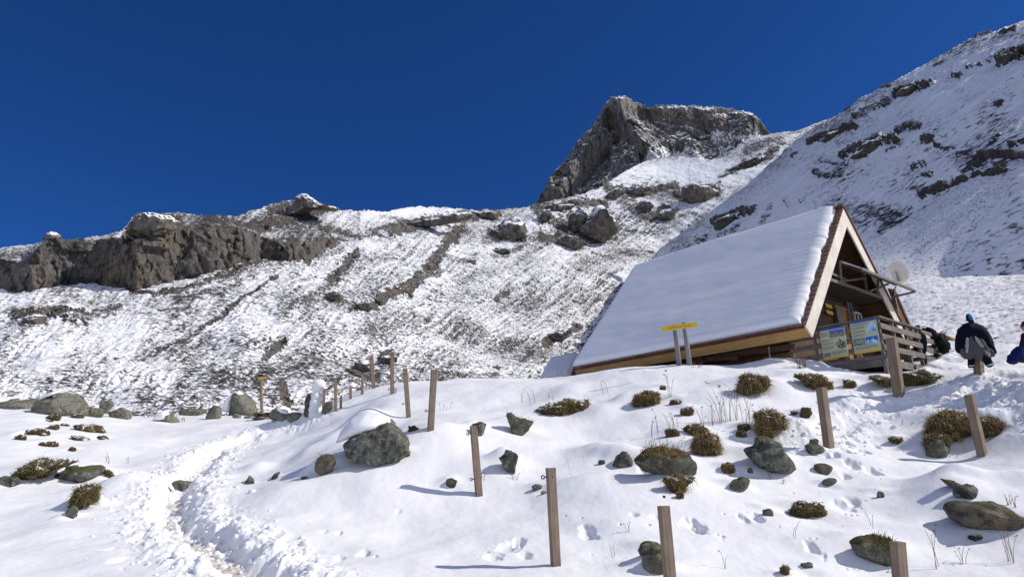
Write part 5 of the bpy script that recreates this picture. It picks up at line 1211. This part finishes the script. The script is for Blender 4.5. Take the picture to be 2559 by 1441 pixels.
def info_board(quad, label, kind):
    """quad in (s along the rail, height) ; local board plane x = CX0-.1"""
    X0 = CX0-.085
    (s0, z0), (s1, z1) = quad     # top left (far), bottom right (near)
    W = s0-s1; H = z0-z1
    root = empty('information_board', tuple(HO), HA); tag(root, label, 'information board')
    def pt(u, v, off=0): return (X0-off, s0-u*W, z0-v*H)
    def rect(nm, u0, v0, u1, v1, mat, off=.008, par=None, th_=.003):
        mb = MB(); mb.prism([pt(u0, v0, off), pt(u1, v0, off), pt(u1, v1, off), pt(u0, v1, off)], (th_, 0, 0)); return mb.build(nm, M[mat], root)
    rect('panel', 0, 0, 1, 1, 'board', 0, None, .02)
    rect('header', 0, 0, 1, .065, 'board_blue'); rect('footer', 0, .94, 1, 1, 'board_gold')
    def poly_(nm, pts, mat, off=.011):
        mb = MB(); mb.prism([pt(u, v, off) for u, v in pts], (.002, 0, 0)); mb.build(nm, M[mat], root)
    def text(u0, v0, u1, v1, n, seed):
        mb = MB(); rr = random.Random(seed)
        for k in range(n):
            v = v0+(v1-v0)*k/n; ue = u1-(rr.uniform(.1, .35) if k == n-1 else rr.uniform(0, .03)); u = u0
            while u < ue-.02:
                l = rr.uniform(.03, .09); e = min(ue, u+l); mb.prism([pt(u, v, .0095), pt(e, v, .0095), pt(e, v+.010, .0095), pt(u, v+.010, .0095)], (.0015, 0, 0)); u = e+.012
        o = mb.build('printed_text', M['ink'], root); o['kind'] = 'stuff'
    if kind == 0:
        rect('photo_sky', .38, .10, .96, .33, 'pic_sky'); poly_('photo_mountain', [(.38, .22), (.47, .185), (.56, .20), (.68, .17), (.80, .185), (.96, .16), (.96, .33), (.38, .33)], 'pic_rock')
        poly_('ibex_picture', [(.58, .56), (.60, .51), (.70, .50), (.74, .47), (.72, .43), (.66, .425), (.74, .41), (.80, .45), (.82, .49), (.94, .50), (.97, .60), (.95, .68), (.85, .73), (.72, .71), (.62, .66)], 'pic_ibex')
        rect('small_photo', .03, .80, .29, .92, 'pic_grey')
        text(.04, .12, .34, .30, 9, 1); text(.04, .37, .52, .45, 4, 2); text(.04, .48, .50, .56, 4, 3); text(.04, .60, .50, .70, 5, 4); text(.34, .78, .95, .90, 6, 5)
    else:
        poly_('snow_photo', [(.60, .27), (.66, .22), (.80, .12), (.88, .10), (.95, .20), (.96, .42), (.60, .42)], 'pic_snow')
        rect('hut_photo', .03, .54, .46, .76, 'pic_grey'); poly_('roof_in_photo', [(.16, .70), (.24, .59), (.40, .62), (.42, .68), (.22, .70)], 'ink')
        rect('peak_photo', .50, .54, .95, .76, 'pic_sky'); poly_('peak_in_photo', [(.50, .70), (.58, .62), (.66, .66), (.76, .57), (.84, .66), (.95, .68), (.95, .76), (.50, .76)], 'pic_snow')
        text(.04, .10, .70, .16, 4, 6); text(.04, .19, .55, .28, 5, 7); text(.04, .31, .54, .40, 5, 8); text(.04, .43, .54, .50, 4, 9); text(.04, .80, .92, .90, 5, 10)
    mb = MB(); mb.bar((X0+.02, s0-W*.5, z0-.05), (X0+.06, s0-W*.5, z0-.05), .03, .03); mb.build('bracket', M['iron'], root)
info_board(((-.09, -.07), (-.72, -.86)), 'faded yellow board with an ibex picture, left one on the terrace rail', 0)
info_board(((-.87, -.02), (-1.50, -.84)), 'faded yellow board with snowy photos at the terrace corner', 1)

# yellow trail signs on the hut wall
for k, (z, lab) in enumerate(((1.13, 'upper small yellow trail sign on the hut wall'), (.93, 'lower small yellow trail sign on the hut wall'))):
    o = MB().box((0, 0, 0), (.44, .015, .11)).build('trail_sign', M['yellow']); o.location = HO+HG*3.66+HR*(GY-.10)+np.array([0, 0, z]); o.rotation_euler = (0, .02, HA)
    tag(o, lab, 'sign', 'yellow trail signs on the hut')
# ------------------------------------------------------------------ fence posts
def vert_line(pt_top, pt_bot):
    """foot on the snow under the bottom pixel, height so that the top shows at the top pixel, small lean kept"""
    B, D = hit(*pt_bot); d = ray(*pt_top); d2 = d[:2]; t = float(B[:2]@d2/(d2@d2)); T = d*t
    return Vector(B), Vector(T), D
def eyebolt(parent, z, side, wd):
    mb = MB(); x0 = side*wd/2; mb.tube([(x0+side*-.03, 0, z), (x0+side*.035, 0, z)], .006, 6)
    c = Vector((x0+side*.055, 0, z)); mb.tube([c+Vector((math.cos(a), 0, math.sin(a)))*.019 for a in [2*math.pi*k/12 for k in range(13)]], .0065, 6)
    mb.build('eyebolt', M['iron'], parent, True)
def fence_post(tp, bp, wpx, label, bolts=(), side=-1, group='wooden fence posts in the snow', yaw=None, mat='post', rnd_=False, nm='fence_post', cat='post'):
    B, T, D = vert_line(tp, bp); w_ = wpx*D/FPX*.80; ax = T-B; L = ax.length
    root = empty(nm, B); root['label'] = label; root['category'] = cat
    if group: root['group'] = group
    root.rotation_mode = 'QUATERNION'; root.rotation_quaternion = ax.to_track_quat('Z', 'Y')
    e = root.rotation_quaternion.to_matrix(); 
    # keep local x pointing to the right of the picture
    q = Matrix.Rotation(0, 3, 'Z'); xr = e @ Vector((1, 0, 0)); ang = math.atan2(xr.y, xr.x)
    yw = -ang+(yaw if yaw is not None else .35); m = (e @ Matrix.Rotation(yw, 3, 'Z')); root.rotation_quaternion = m.to_quaternion()
    mb = MB()
    if rnd_:
        mb.tube([(0, 0, -.4), (0, 0, L*.5), (0, 0, L)], [w_*.55, w_*.5, w_*.5], 14); o = mb.build('shaft', M[mat], root, False)
        for p in o.data.polygons:
            if len(p.vertices) == 4: p.use_smooth = True
    else:
        mb.box((0, 0, L/2-.2), (w_, w_, L+.4)); o = mb.build('shaft', M[mat], root, bevel=w_*.07)
    for z in bolts: eyebolt(root, L*z, side, w_)
    if bolts:
        for z in bolts:
            mb = MB(); mb.tube([(.0, -w_/2-.003, L*z), (.0, -w_/2+.01, L*z)], .007, 8); mb.build('bolt_hole', M['iron'], root)
    return root, D, L
PO = [((1376,1168),(1389,1412),26,'nearest tall fence post with eyebolt, lower centre, long shadow to its left',(.905,)),
 ((1183,1063),(1197,1236),20,'fence post with two eyebolts right of the largest boulder',(.885,.23)),
 ((1085,924),(1076,1072),18,'second tall fence post from the largest boulder, leaning right',(.30,.83)),
 ((1012,920),(1021,1042),13,'slim post leaning left, directly above the largest boulder',(.28,.87)),
 ((980,887),(980,984),11,'far post with a grass tuft at its foot',(.12,.88)),
 ((928,889),(934,970),11,'far post in front of the snow dusted boulder',(.08,)),
 ((906,940),(905,985),8,'short far post standing alone, third left of the grass tufted one',()),
 ((876,968),(876,996),8,'very short far post peeping over the snow bank',()),
 ((852,988),(852,1020),7,'smallest far post right of the tall one by the snowman',()),
 ((838,944),(839,1027),9,'tall slim far post, second right of the snowman',(.88,.35)),
 ((810,972),(808,1028),9,'far post touching the snowman on its right',())]
for tp, bp, w_, lab, b in PO: fence_post(tp, bp, w_, lab, b)
fence_post((1658,1263),(1679,1495),31,'nearest right fence post cut by the bottom edge, bolt on its front',(),yaw=.25)
o = [c for c in bpy.data.objects if c.name.startswith('fence_post') and c['label'].startswith('nearest right')][0]
mb = MB(); mb.tube([(-.012, -.066, .92*1.0), (-.012, -.05, .92)], .013, 10); mb.build('bolt', M['iron'], o, True)
fence_post((2052,968),(2072,1119),24,'leaning post with small stones at its foot, below the terrace',(),yaw=.5)
fence_post((2227,845),(2247,988),28,'tall brown post in front of the terrace corner',(),yaw=.75)
fence_post((2422,987),(2455,1136),24,'strongly leaning post beside the largest grass tussock',(),yaw=.6)
fence_post((2243,1352),(2256,1518),34,'thick post with a weathered top cut by the bottom edge',(),yaw=.35)

# ------------------------------------------------------------------ yellow sign on two round posts (far, on the crest)
r1, D1, L1 = fence_post((1686,811),(1697,912),15,'left round grey post under the wide yellow sign',(),rnd_=True,mat='log',group=None,nm='sign_post',cat='post')
r2, D2, L2 = fence_post((1710,806),(1723,912),15,'right round grey post under the wide yellow sign',(),rnd_=True,mat='log',group=None,nm='sign_post',cat='post')
Ds = 17.2
c = [toworld(*p, Ds) for p in ((1653.5,815.5),(1741,804),(1742,815.5),(1655,828))]
c[1] = toworld(1741,804,Ds+.05); c[2] = toworld(1742,815.5,Ds+.05)
mid = sum(c)/4; sgn = empty('trail_sign_board', tuple(mid)); tag(sgn, 'wide yellow sign board across two round grey posts', 'sign')
mb = MB(); mb.prism([tuple(p-mid) for p in c], (0, .025, 0)); mb.build('board', M['yellow'], sgn)
ux = (c[1]-c[0]); uy = (c[3]-c[0]); mb = MB(); rr = random.Random(2); u = .16
nrm_ = np.array([0, -.003, 0])
while u < .80:      # one faint line of small capitals, too small to read
    for k in range(rr.choice((2, 5, 7, 8))):
        a = c[0]+ux*u+uy*.40-mid+nrm_; hgt = uy*.22; wdt = ux*.011
        mb.prism([tuple(a), tuple(a+wdt*.35), tuple(a+wdt*.35+hgt), tuple(a+hgt)], (0, -.002, 0)); 
        if rr.random() < .7:
            v = rr.choice((0, .4, .85)); b = a+hgt*v; mb.prism([tuple(b), tuple(b+wdt), tuple(b+wdt+hgt*.15), tuple(b+hgt*.15)], (0, -.0025, 0))
        u += .017
        if u > .80: break
    u += .02
o = mb.build('lettering', M['ink_dark'], sgn); o['kind'] = 'stuff'
# signpost on the left with a cairn
root, D, L = fence_post((652,940),(655,1034),9,'brown signpost with a small yellow arrow, standing in a cairn',(),rnd_=True,mat='post',group=None,nm='signpost',cat='signpost',yaw=0)
mb = MB(); w2 = 22*D/FPX; mb.prism([(-.08, -.09, L-.14), (w2-.14, -.09, L-.14), (w2-.06, -.09, L-.09), (w2-.14, -.09, L-.04), (-.08, -.09, L-.04)], (0, -.02, 0)); mb.build('arrow_board', M['yellow'], root)
mb = MB(); mb.box((0, 0, L+.03), (.22, .20, .07)); mb.build('cap', M['dark_wood'], root)
# cairn: every stone its own thing is too much for a heap one reads as one pile, its stones are parts
P, D = hit(655, 1048); cn = empty('cairn', tuple(P)); tag(cn, 'small heap of flat brown stones round the foot of the signpost', 'cairn')
rr = random.Random(4); V0, F0 = ico(3); q = D/FPX
for k in range(24):
    lay = k//8; a = rr.uniform(-1, 1); c0 = np.array([a*(24-lay*6)*q, rr.uniform(-.05, .25), (3+lay*5.5)*q+.02]); s = np.array([rr.uniform(6, 11)*q, rr.uniform(.1, .16), rr.uniform(2.6, 3.8)*q])
    V = V0*s; V = V*(1+.16*fbm3(V0[:, 0]*1.4+k, V0[:, 1]*1.4, V0[:, 2]*1.4, 2, k % 30))[:, None]+c0
    mesh_np('stone', V, F0, M['brown_rock' if k % 3 else 'pale_rock'], parent=cn)

# ------------------------------------------------------------------ snowman
P, D = hit(790, 1036); q = D/FPX; sm = empty('snowman', tuple(P)); tag(sm, 'rough lopsided snowman with a round head beside the far fence posts', 'snowman')
def lump(center_px, rx, ry, nm, seed, dy=0):
    c0 = toworld(center_px[0], center_px[1], D+.2+dy)-np.array(P)
    V0, F0 = ico(5); V = V0*np.array([rx*q*1.15, rx*q*1.05, ry*q])
    d = .10*fbm3(V0[:, 0]*1.5+seed, V0[:, 1]*1.5, V0[:, 2]*1.5, 3, seed)+.04*fbm3(V0[:, 0]*5, V0[:, 1]*5, V0[:, 2]*5, 2, seed+3)
    return V*(1+d)[:, None]+c0, F0
def merge(parts):
    VV = []; FF = []; n = 0
    for V, F in parts: VV.append(V); FF.append(F+n); n += len(V)
    return np.vstack(VV), np.vstack(FF)
def fuse(o, vox):
    m = o.modifiers.new('fuse', 'REMESH'); m.mode = 'VOXEL'; m.voxel_size = vox; m.use_smooth_shade = True
V, F = merge([lump((785,1022),17,16,'b',3), lump((790,1004),17,18,'b',4), lump((792,990),14,14,'b',5), lump((789,1035),20,10,'b',6)])
o = mesh_np('body', V, F, M['snow'], parent=sm); fuse(o, .02)
V, F = merge([lump((797,961),14.5,14.5,'h',7), lump((792,972),12,8,'h',8), lump((788,966),8,10,'h',9)])
o = mesh_np('head', V, F, M['snow'], parent=sm); fuse(o, .02)

# ------------------------------------------------------------------ clothes hung on a post
def cloth_mat(name, c, rough=.85, sheen=.3):
    t = NT(name, rough); n = t.noise(t.pos(obj=True), 9, 4); t.col(t.mix(n, tuple(x*.7 for x in c), tuple(min(1, x*1.35) for x in c)))
    t.bump(t.noise(t.pos(obj=True), 60, 3), .3, .004); t.b.inputs['Specular IOR Level'].default_value = .12; return t.m
M['navy'] = cloth_mat('navy_nylon', (.004, .006, .016), .8); M['grey_fleece'] = cloth_mat('grey_fleece', (.09, .088, .092), .95); M['pale_fleece'] = cloth_mat('pale_grey_lining', (.36, .34, .33), .95)
M['black_cloth'] = cloth_mat('black_cloth', (.008, .008, .011), .85); M['blue_cloth'] = cloth_mat('bright_blue_cloth', (.01, .16, .42), .6); M['plum'] = cloth_mat('plum_cloth', (.035, .012, .03), .8)
M['royal'] = cloth_mat('royal_blue_cloth', (.008, .018, .09), .8); M['red_hat'] = cloth_mat('dark_red_wool', (.16, .015, .03), .95); M['olive'] = cloth_mat('olive_pack_cloth', (.018, .022, .018), .85)
M['skin'] = mat_plain('skin', (.48, .27, .19), .55, 0, .08, 12); M['white_cloth'] = cloth_mat('white_trim', (.6, .6, .62), .8); M['hair'] = mat_plain('brown_hair', (.06, .035, .02), .7, 0, .3, 50); M['tan'] = cloth_mat('brown_trousers', (.10, .065, .04), .85)
jp, DJ, LJ = fence_post((2434,815),(2447,930),22,'post half hidden under the hung clothes at the right',(),yaw=.5)
def garment(ol, D, T, mat, nm, label, cat, parent=None, seed=0, folds=.055, push=0, freq=3.0, stretch=2.5, sub=5, group=None):
    V, F, C = outline_solid(ol, D, T, sub, push=push, full=.55, rough=.0, seed=seed)
    size = (max(p[0] for p in ol)-min(p[0] for p in ol))*D/FPX
    u = (V-C)@RT; z = (V-C)@UP; w_ = (V-C)@FW
    d = fbm3(u*freq/size*2.2+seed, z*freq/size/stretch*2, w_*freq/size, 3, seed % 40)
    Nn = vnormals(V, F); d2 = 1-np.abs(pn3(u*freq/size*3, z*freq/size*.8, w_*2, seed+7))*2
    V = V+Nn*((d*folds+.35*folds*d2)*size)[:, None]
    if parent is None:
        o = mesh_np(nm, V, F, M[mat], loc=tuple(C)); tag(o, label, cat, group); return o
    o = mesh_np(nm, V, F, M[mat], parent=parent, loc=tuple(parent.location)); o.location = (0, 0, 0); return o
DJ0 = DJ-.12
jk = garment([(2392,880),(2393,845),(2398,822),(2410,812),(2424,806),(2436,806),(2448,812),(2462,826),(2474,850),(2483,872),(2487,886),(2478,885),(2468,868),(2460,852),(2450,850),(2440,840),(2432,832),(2422,838),(2410,850),(2408,870),(2405,884)], DJ0, .20, 'navy', 'jacket', 'navy puffy jacket draped over a post at the right', 'jacket', seed=3, folds=.03)
def on(parent, ol, mat, nm, T=.08, dD=0, seed=1, folds=.04): return garment(ol, DJ0+dD, T, mat, nm, None, None, parent=parent, seed=seed, folds=folds)
fl = garment([(2403,885),(2408,850),(2418,835),(2432,830),(2446,838),(2460,860),(2474,872),(2484,884),(2482,892),(2470,895),(2462,880),(2450,880),(2448,900),(2440,902),(2430,890),(2420,900),(2410,896)], DJ0-.10, .13, 'grey_fleece', 'fleece_jumper', 'grey fleece hanging in folds below the navy jacket', 'jumper', seed=5, folds=.05)
g = garment([(2414,845),(2419,842),(2421,860),(2418,882),(2413,880)], DJ0-.24, .02, 'pale_fleece', 'lining', None, None, parent=fl, seed=6)
g = garment([(2434,838),(2438,838),(2450,858),(2464,868),(2474,884),(2474,893),(2462,880),(2448,865)], DJ0-.23, .03, 'pale_fleece', 'lining', None, None, parent=fl, seed=7)
tr = garment([(2420,885),(2432,880),(2434,900),(2434,918),(2421,919),(2420,902)], DJ0-.02, .06, 'black_cloth', 'trouser_legs', 'dark trouser leg with striped cuff, left one below the fleece', 'trousers', seed=8, folds=.03)
garment([(2422,912),(2434,911),(2434,914),(2422,915)], DJ0-.07, .04, 'white_cloth', 'cuff_stripe', None, None, parent=tr, seed=1, folds=0)
tr = garment([(2448,885),(2468,880),(2478,900),(2482,912),(2474,918),(2468,916),(2458,902),(2450,900)], DJ0-.02, .06, 'black_cloth', 'trouser_legs', 'dark trouser leg with striped cuff, right one below the fleece', 'trousers', seed=9, folds=.03)
garment([(2467,911),(2480,907),(2481,910),(2468,914)], DJ0-.07, .04, 'white_cloth', 'cuff_stripe', None, None, parent=tr, seed=1, folds=0)
ht = garment([(2415,800),(2414,790),(2417,784),(2422,783),(2427,790),(2433,803),(2434,807),(2424,806)], DJ0, .05, 'black_cloth', 'glove', 'blue and black glove stuck on top of the clothes post', 'glove', seed=10, folds=.03)
garment([(2419,784),(2424,785),(2429,796),(2430,801),(2425,800),(2420,792)], DJ0-.05, .02, 'blue_cloth', 'blue_panel', None, None, parent=ht, seed=2)
# trekking pole beside the clothes
a, b = toworld(2474,886,DJ0), toworld(2487,918,DJ0-.02); b, _ = hit(2486,921)
mb = MB(); mb.tube([Vector(a)-Vector(b), (0, 0, -.05)], .007, 6); o = mb.build('trekking_pole', M['metal'], None, True); o.location = b; tag(o, 'thin pole leaning beside the hung clothes', 'trekking pole')

# ------------------------------------------------------------------ packs and clothes on the railing
def fp(a, s, h): return hutp(a, s, h)
def px_of(P): c_ = P@FW; return CX+FPX*(P@RT)/c_, CY-FPX*(P@UP)/c_, c_
_, _, DR = px_of(fp(5.3, -1.6, -.2))
bpk = garment([(2344,850),(2352,842),(2364,846),(2372,856),(2373,870),(2368,880),(2358,884),(2348,880),(2343,866)], DR-.25, .12, 'olive', 'backpack', 'dark olive backpack hanging outside the railing section', 'backpack', seed=12, folds=.03)
garment([(2352,856),(2366,856),(2368,872),(2354,874)], DR-.38, .03, 'black_cloth', 'front_pocket', None, None, parent=bpk, seed=13, folds=.02)
mb = MB()
for x in (2352, 2362):
    p = [toworld(x, 846, DR-.3), toworld(x-3, 832, DR-.1), toworld(x+4, 828, DR)]; mb = MB(); mb.tube([Vector(v)-bpk.location for v in p], .015, 6); mb.build('strap', M['black_cloth'], bpk, True)
for x, y in ((2356, 884), (2370, 880)):
    mb = MB(); mb.tube([Vector(toworld(x, y-4, DR-.3))-bpk.location, Vector(toworld(x+2, y+22, DR-.3))-bpk.location], .010, 5); mb.build('hanging_strap', M['black_cloth'], bpk, True)
sc = garment([(2303,822),(2318,817),(2330,820),(2342,832),(2350,845),(2345,862),(2338,862),(2335,848),(2322,834),(2310,830)], DR-.12, .07, 'black_cloth', 'dark_jacket', 'black jacket slung over the shelf rail right of the terrace', 'jacket', seed=15, folds=.05)
_, _, DR2 = px_of(fp(3.75, -1.35, -.2))
bp2 = garment([(2286,832),(2290,824),(2302,828),(2312,838),(2314,856),(2313,876),(2308,890),(2292,888),(2285,860)], DR2, .14, 'black_cloth', 'backpack', 'black backpack in the gap between terrace and railing section', 'backpack', seed=16, folds=.04)
slv = garment([(2284,838),(2290,836),(2295,848),(2296,856),(2288,858),(2283,850)], DR2-.18, .05, 'grey_fleece', 'striped_sleeve', None, None, parent=bp2, seed=17, folds=.03)

# ------------------------------------------------------------------ person sitting in the snow, cut by the right edge
def skin_chain(verts, edges, radii, name, mat, parent, sub=2):
    me = bpy.data.meshes.new(name); me.from_pydata([tuple(v) for v in verts], edges, [])
    o = bpy.data.objects.new(name, me); link(o, parent); me.materials.append(M[mat])
    m = o.modifiers.new('skin', 'SKIN'); m.use_smooth_shade = True; m.use_x_symmetry = False
    for i, r_ in enumerate(radii): me.skin_vertices[0].data[i].radius = (r_, r_) if not isinstance(r_, tuple) else r_
    me.skin_vertices[0].data[0].use_root = True
    s = o.modifiers.new('sub', 'SUBSURF'); s.levels = sub; s.render_levels = sub
    return o
DPn = 13.6; k_ = DPn/FPX
foot0 = toworld(2572, 903, DPn)
person = empty('person', tuple(foot0)); tag(person, 'person in dark clothes and dark red hat sitting at the right edge', 'person')
def L(px, py, dd=0): return Vector(toworld(px, py, DPn+dd)-foot0)
# seated, facing left: pelvis, spine, head, thighs forward, shins, arms on the knees
V = [L(2582,893), L(2577,868), L(2572,848), L(2570,838), L(2568,830),                      # pelvis, waist, chest, collar, neck
     L(2552,882,-.12), L(2530,902,-.12), L(2520,906,-.14), L(2554,884,.14), L(2536,903,.14), L(2526,907,.12),    # left thigh, shin, foot; right
     L(2562,843,-.20), L(2556,862,-.24), L(2548,876,-.18), L(2560,843,.20), L(2554,862,.22), L(2547,877,.16)]
E_ = [(0,1),(1,2),(2,3),(3,4),(0,5),(5,6),(6,7),(0,8),(8,9),(9,10),(3,11),(11,12),(12,13),(3,14),(14,15),(15,16)]
skin_chain(V, E_, [(.15,.17),.14,(.15,.18),.10,.055,.085,.065,.05,.085,.065,.05,.065,.05,.038,.065,.05,.038], 'body', 'plum', person)
h = L(2566,817); V0, F0 = ico(4)
Hh = V0*np.array([.078, .095, .118]); Hh[:, 0] -= .018*np.exp(-((V0[:, 2]+.1)/.22)**2)*(V0[:, 0] < -.75)*1.2; Hh[:, 0] += np.where((V0[:, 2] < -.5) & (V0[:, 0] < 0), .012, 0)
mesh_np('head', Hh+np.array(h), F0, M['skin'], parent=person)
mb = MB(); mb.add([tuple(np.array(h)+np.array(v)) for v in ((-.078,-.014,-.03),(-.078,.014,-.03),(-.102,0,-.038),(-.074,0,.02))], [(0,1,2),(0,2,3),(1,3,2),(0,3,1)]); mb.build('nose', M['skin'], person, True)
for y in (-.034, .034):
    mesh_np('eye', V0*np.array([.008, .012, .008])+np.array(h)+np.array([-.072, y, .012]), F0, M['ink_dark'], parent=person)
mesh_np('mouth', V0*np.array([.006, .024, .005])+np.array(h)+np.array([-.07, 0, -.062]), F0, M['red_hat'], parent=person)
hat = V0[:, 2] > .12
m = hat[F0].all(1); Hv = V0*np.array([.092, .108, .135]); Hv = Hv*(1+.03*np.sin(V0[:, 2]*30))[:, None]
mesh_np('woolly_hat', Hv+np.array(h)+np.array([0, 0, .0]), F0[m], M['red_hat'], parent=person)
mesh_np('hair', V0*np.array([.06, .10, .10])+np.array(h)+np.array([.045, 0, -.03]), F0, M['hair'], parent=person)
def hand(base, d, up, name='hand'):
    base = Vector(base); d = Vector(d).normalized(); up = Vector(up).normalized(); sd = d.cross(up).normalized()
    V = [base, base+d*.05]; E2 = [(0, 1)]; R2 = [.022, (.034, .018)]
    for j, (off, ln) in enumerate(((-.027, .062), (-.009, .072), (.009, .067), (.026, .052))):
        i0 = len(V); V += [base+d*.085+sd*off, base+d*(.085+ln*.5)+sd*off*1.1-up*.008, base+d*(.085+ln*.85)+sd*off*1.1-up*.03]; E2 += [(1, i0), (i0, i0+1), (i0+1, i0+2)]; R2 += [.010, .009, .0075]
    i0 = len(V); V += [base+d*.03-sd*.035, base+d*.065-sd*.055-up*.01]; E2 += [(0, i0), (i0, i0+1)]; R2 += [.012, .0095]
    skin_chain(V, E2, R2, name, 'black_cloth', person, 1)
hand(L(2548,876,-.18), (-1, 0, -.35), (0, 0, 1)); hand(L(2547,877,.16), (-1, 0, -.35), (0, 0, 1))
# blue jacket spread beside the legs
garment([(2519,908),(2522,897),(2532,884),(2540,872),(2548,864),(2552,876),(2552,894),(2545,903),(2530,905)], DPn-.30, .12, 'royal', 'blue_jacket', 'royal blue jacket bundled in front of the sitting person', 'jacket', seed=21, folds=.05, group=None)
o = garment([(2548,895),(2575,885),(2600,892),(2600,906),(2550,906)], DPn-.35, .15, 'tan', 'brown_pack', 'brown bag on the snow at the right edge by the sitting person', 'bag', seed=22, folds=.03)

# ------------------------------------------------------------------ clods of snow kicked out along the trails: too many to count
def clods(path, n, spread, label_seed, tmax=22):
    r = np.random.RandomState(label_seed); pts = np.array(path); VV = []; FF = []; k = 0; V0, F0 = ico(2)
    seg = np.hypot(*(pts[1:]-pts[:-1]).T); cum = np.concatenate([[0], np.cumsum(seg)])
    u = r.uniform(0, cum[-1], n); i = np.clip(np.searchsorted(cum, u)-1, 0, len(seg)-1); f = (u-cum[i])/seg[i]
    c = pts[i]+(pts[i+1]-pts[i])*f[:, None]; d = (pts[i+1]-pts[i])/seg[i][:, None]; nn = np.stack([d[:, 1], -d[:, 0]], -1)
    off = r.normal(size=n)*spread+np.sign(r.uniform(-1, 1, n))*.22; c = c+nn*off[:, None]
    z = height(c[:, 0], c[:, 1]); s = r.uniform(.009, .024, n)+.03*(r.uniform(size=n) > .88)
    for j in range(n):
        V = V0*s[j]*r.uniform(.8, 1.5, 3)*np.array([1, 1, .7]); V = V*(1+.25*pn3(V0[:, 0]*1.7+j, V0[:, 1]*1.7, V0[:, 2]*1.7, j % 30))[:, None]+np.array([c[j, 0], c[j, 1], z[j]+s[j]*.1])
        VV.append(V); FF.append(F0+k); k += len(V0)
    return np.vstack(VV), np.vstack(FF)
V, F = merge([clods(WL[:9], 1100, .36, 3), clods(WR, 260, .30, 4), clods(WR2, 150, .35, 5)])
o = mesh_np('snow_clods', V, F, M['snow']); tag(o, 'loose crumbs of snow kicked out along the trodden tracks', 'snow clods', kind='stuff')
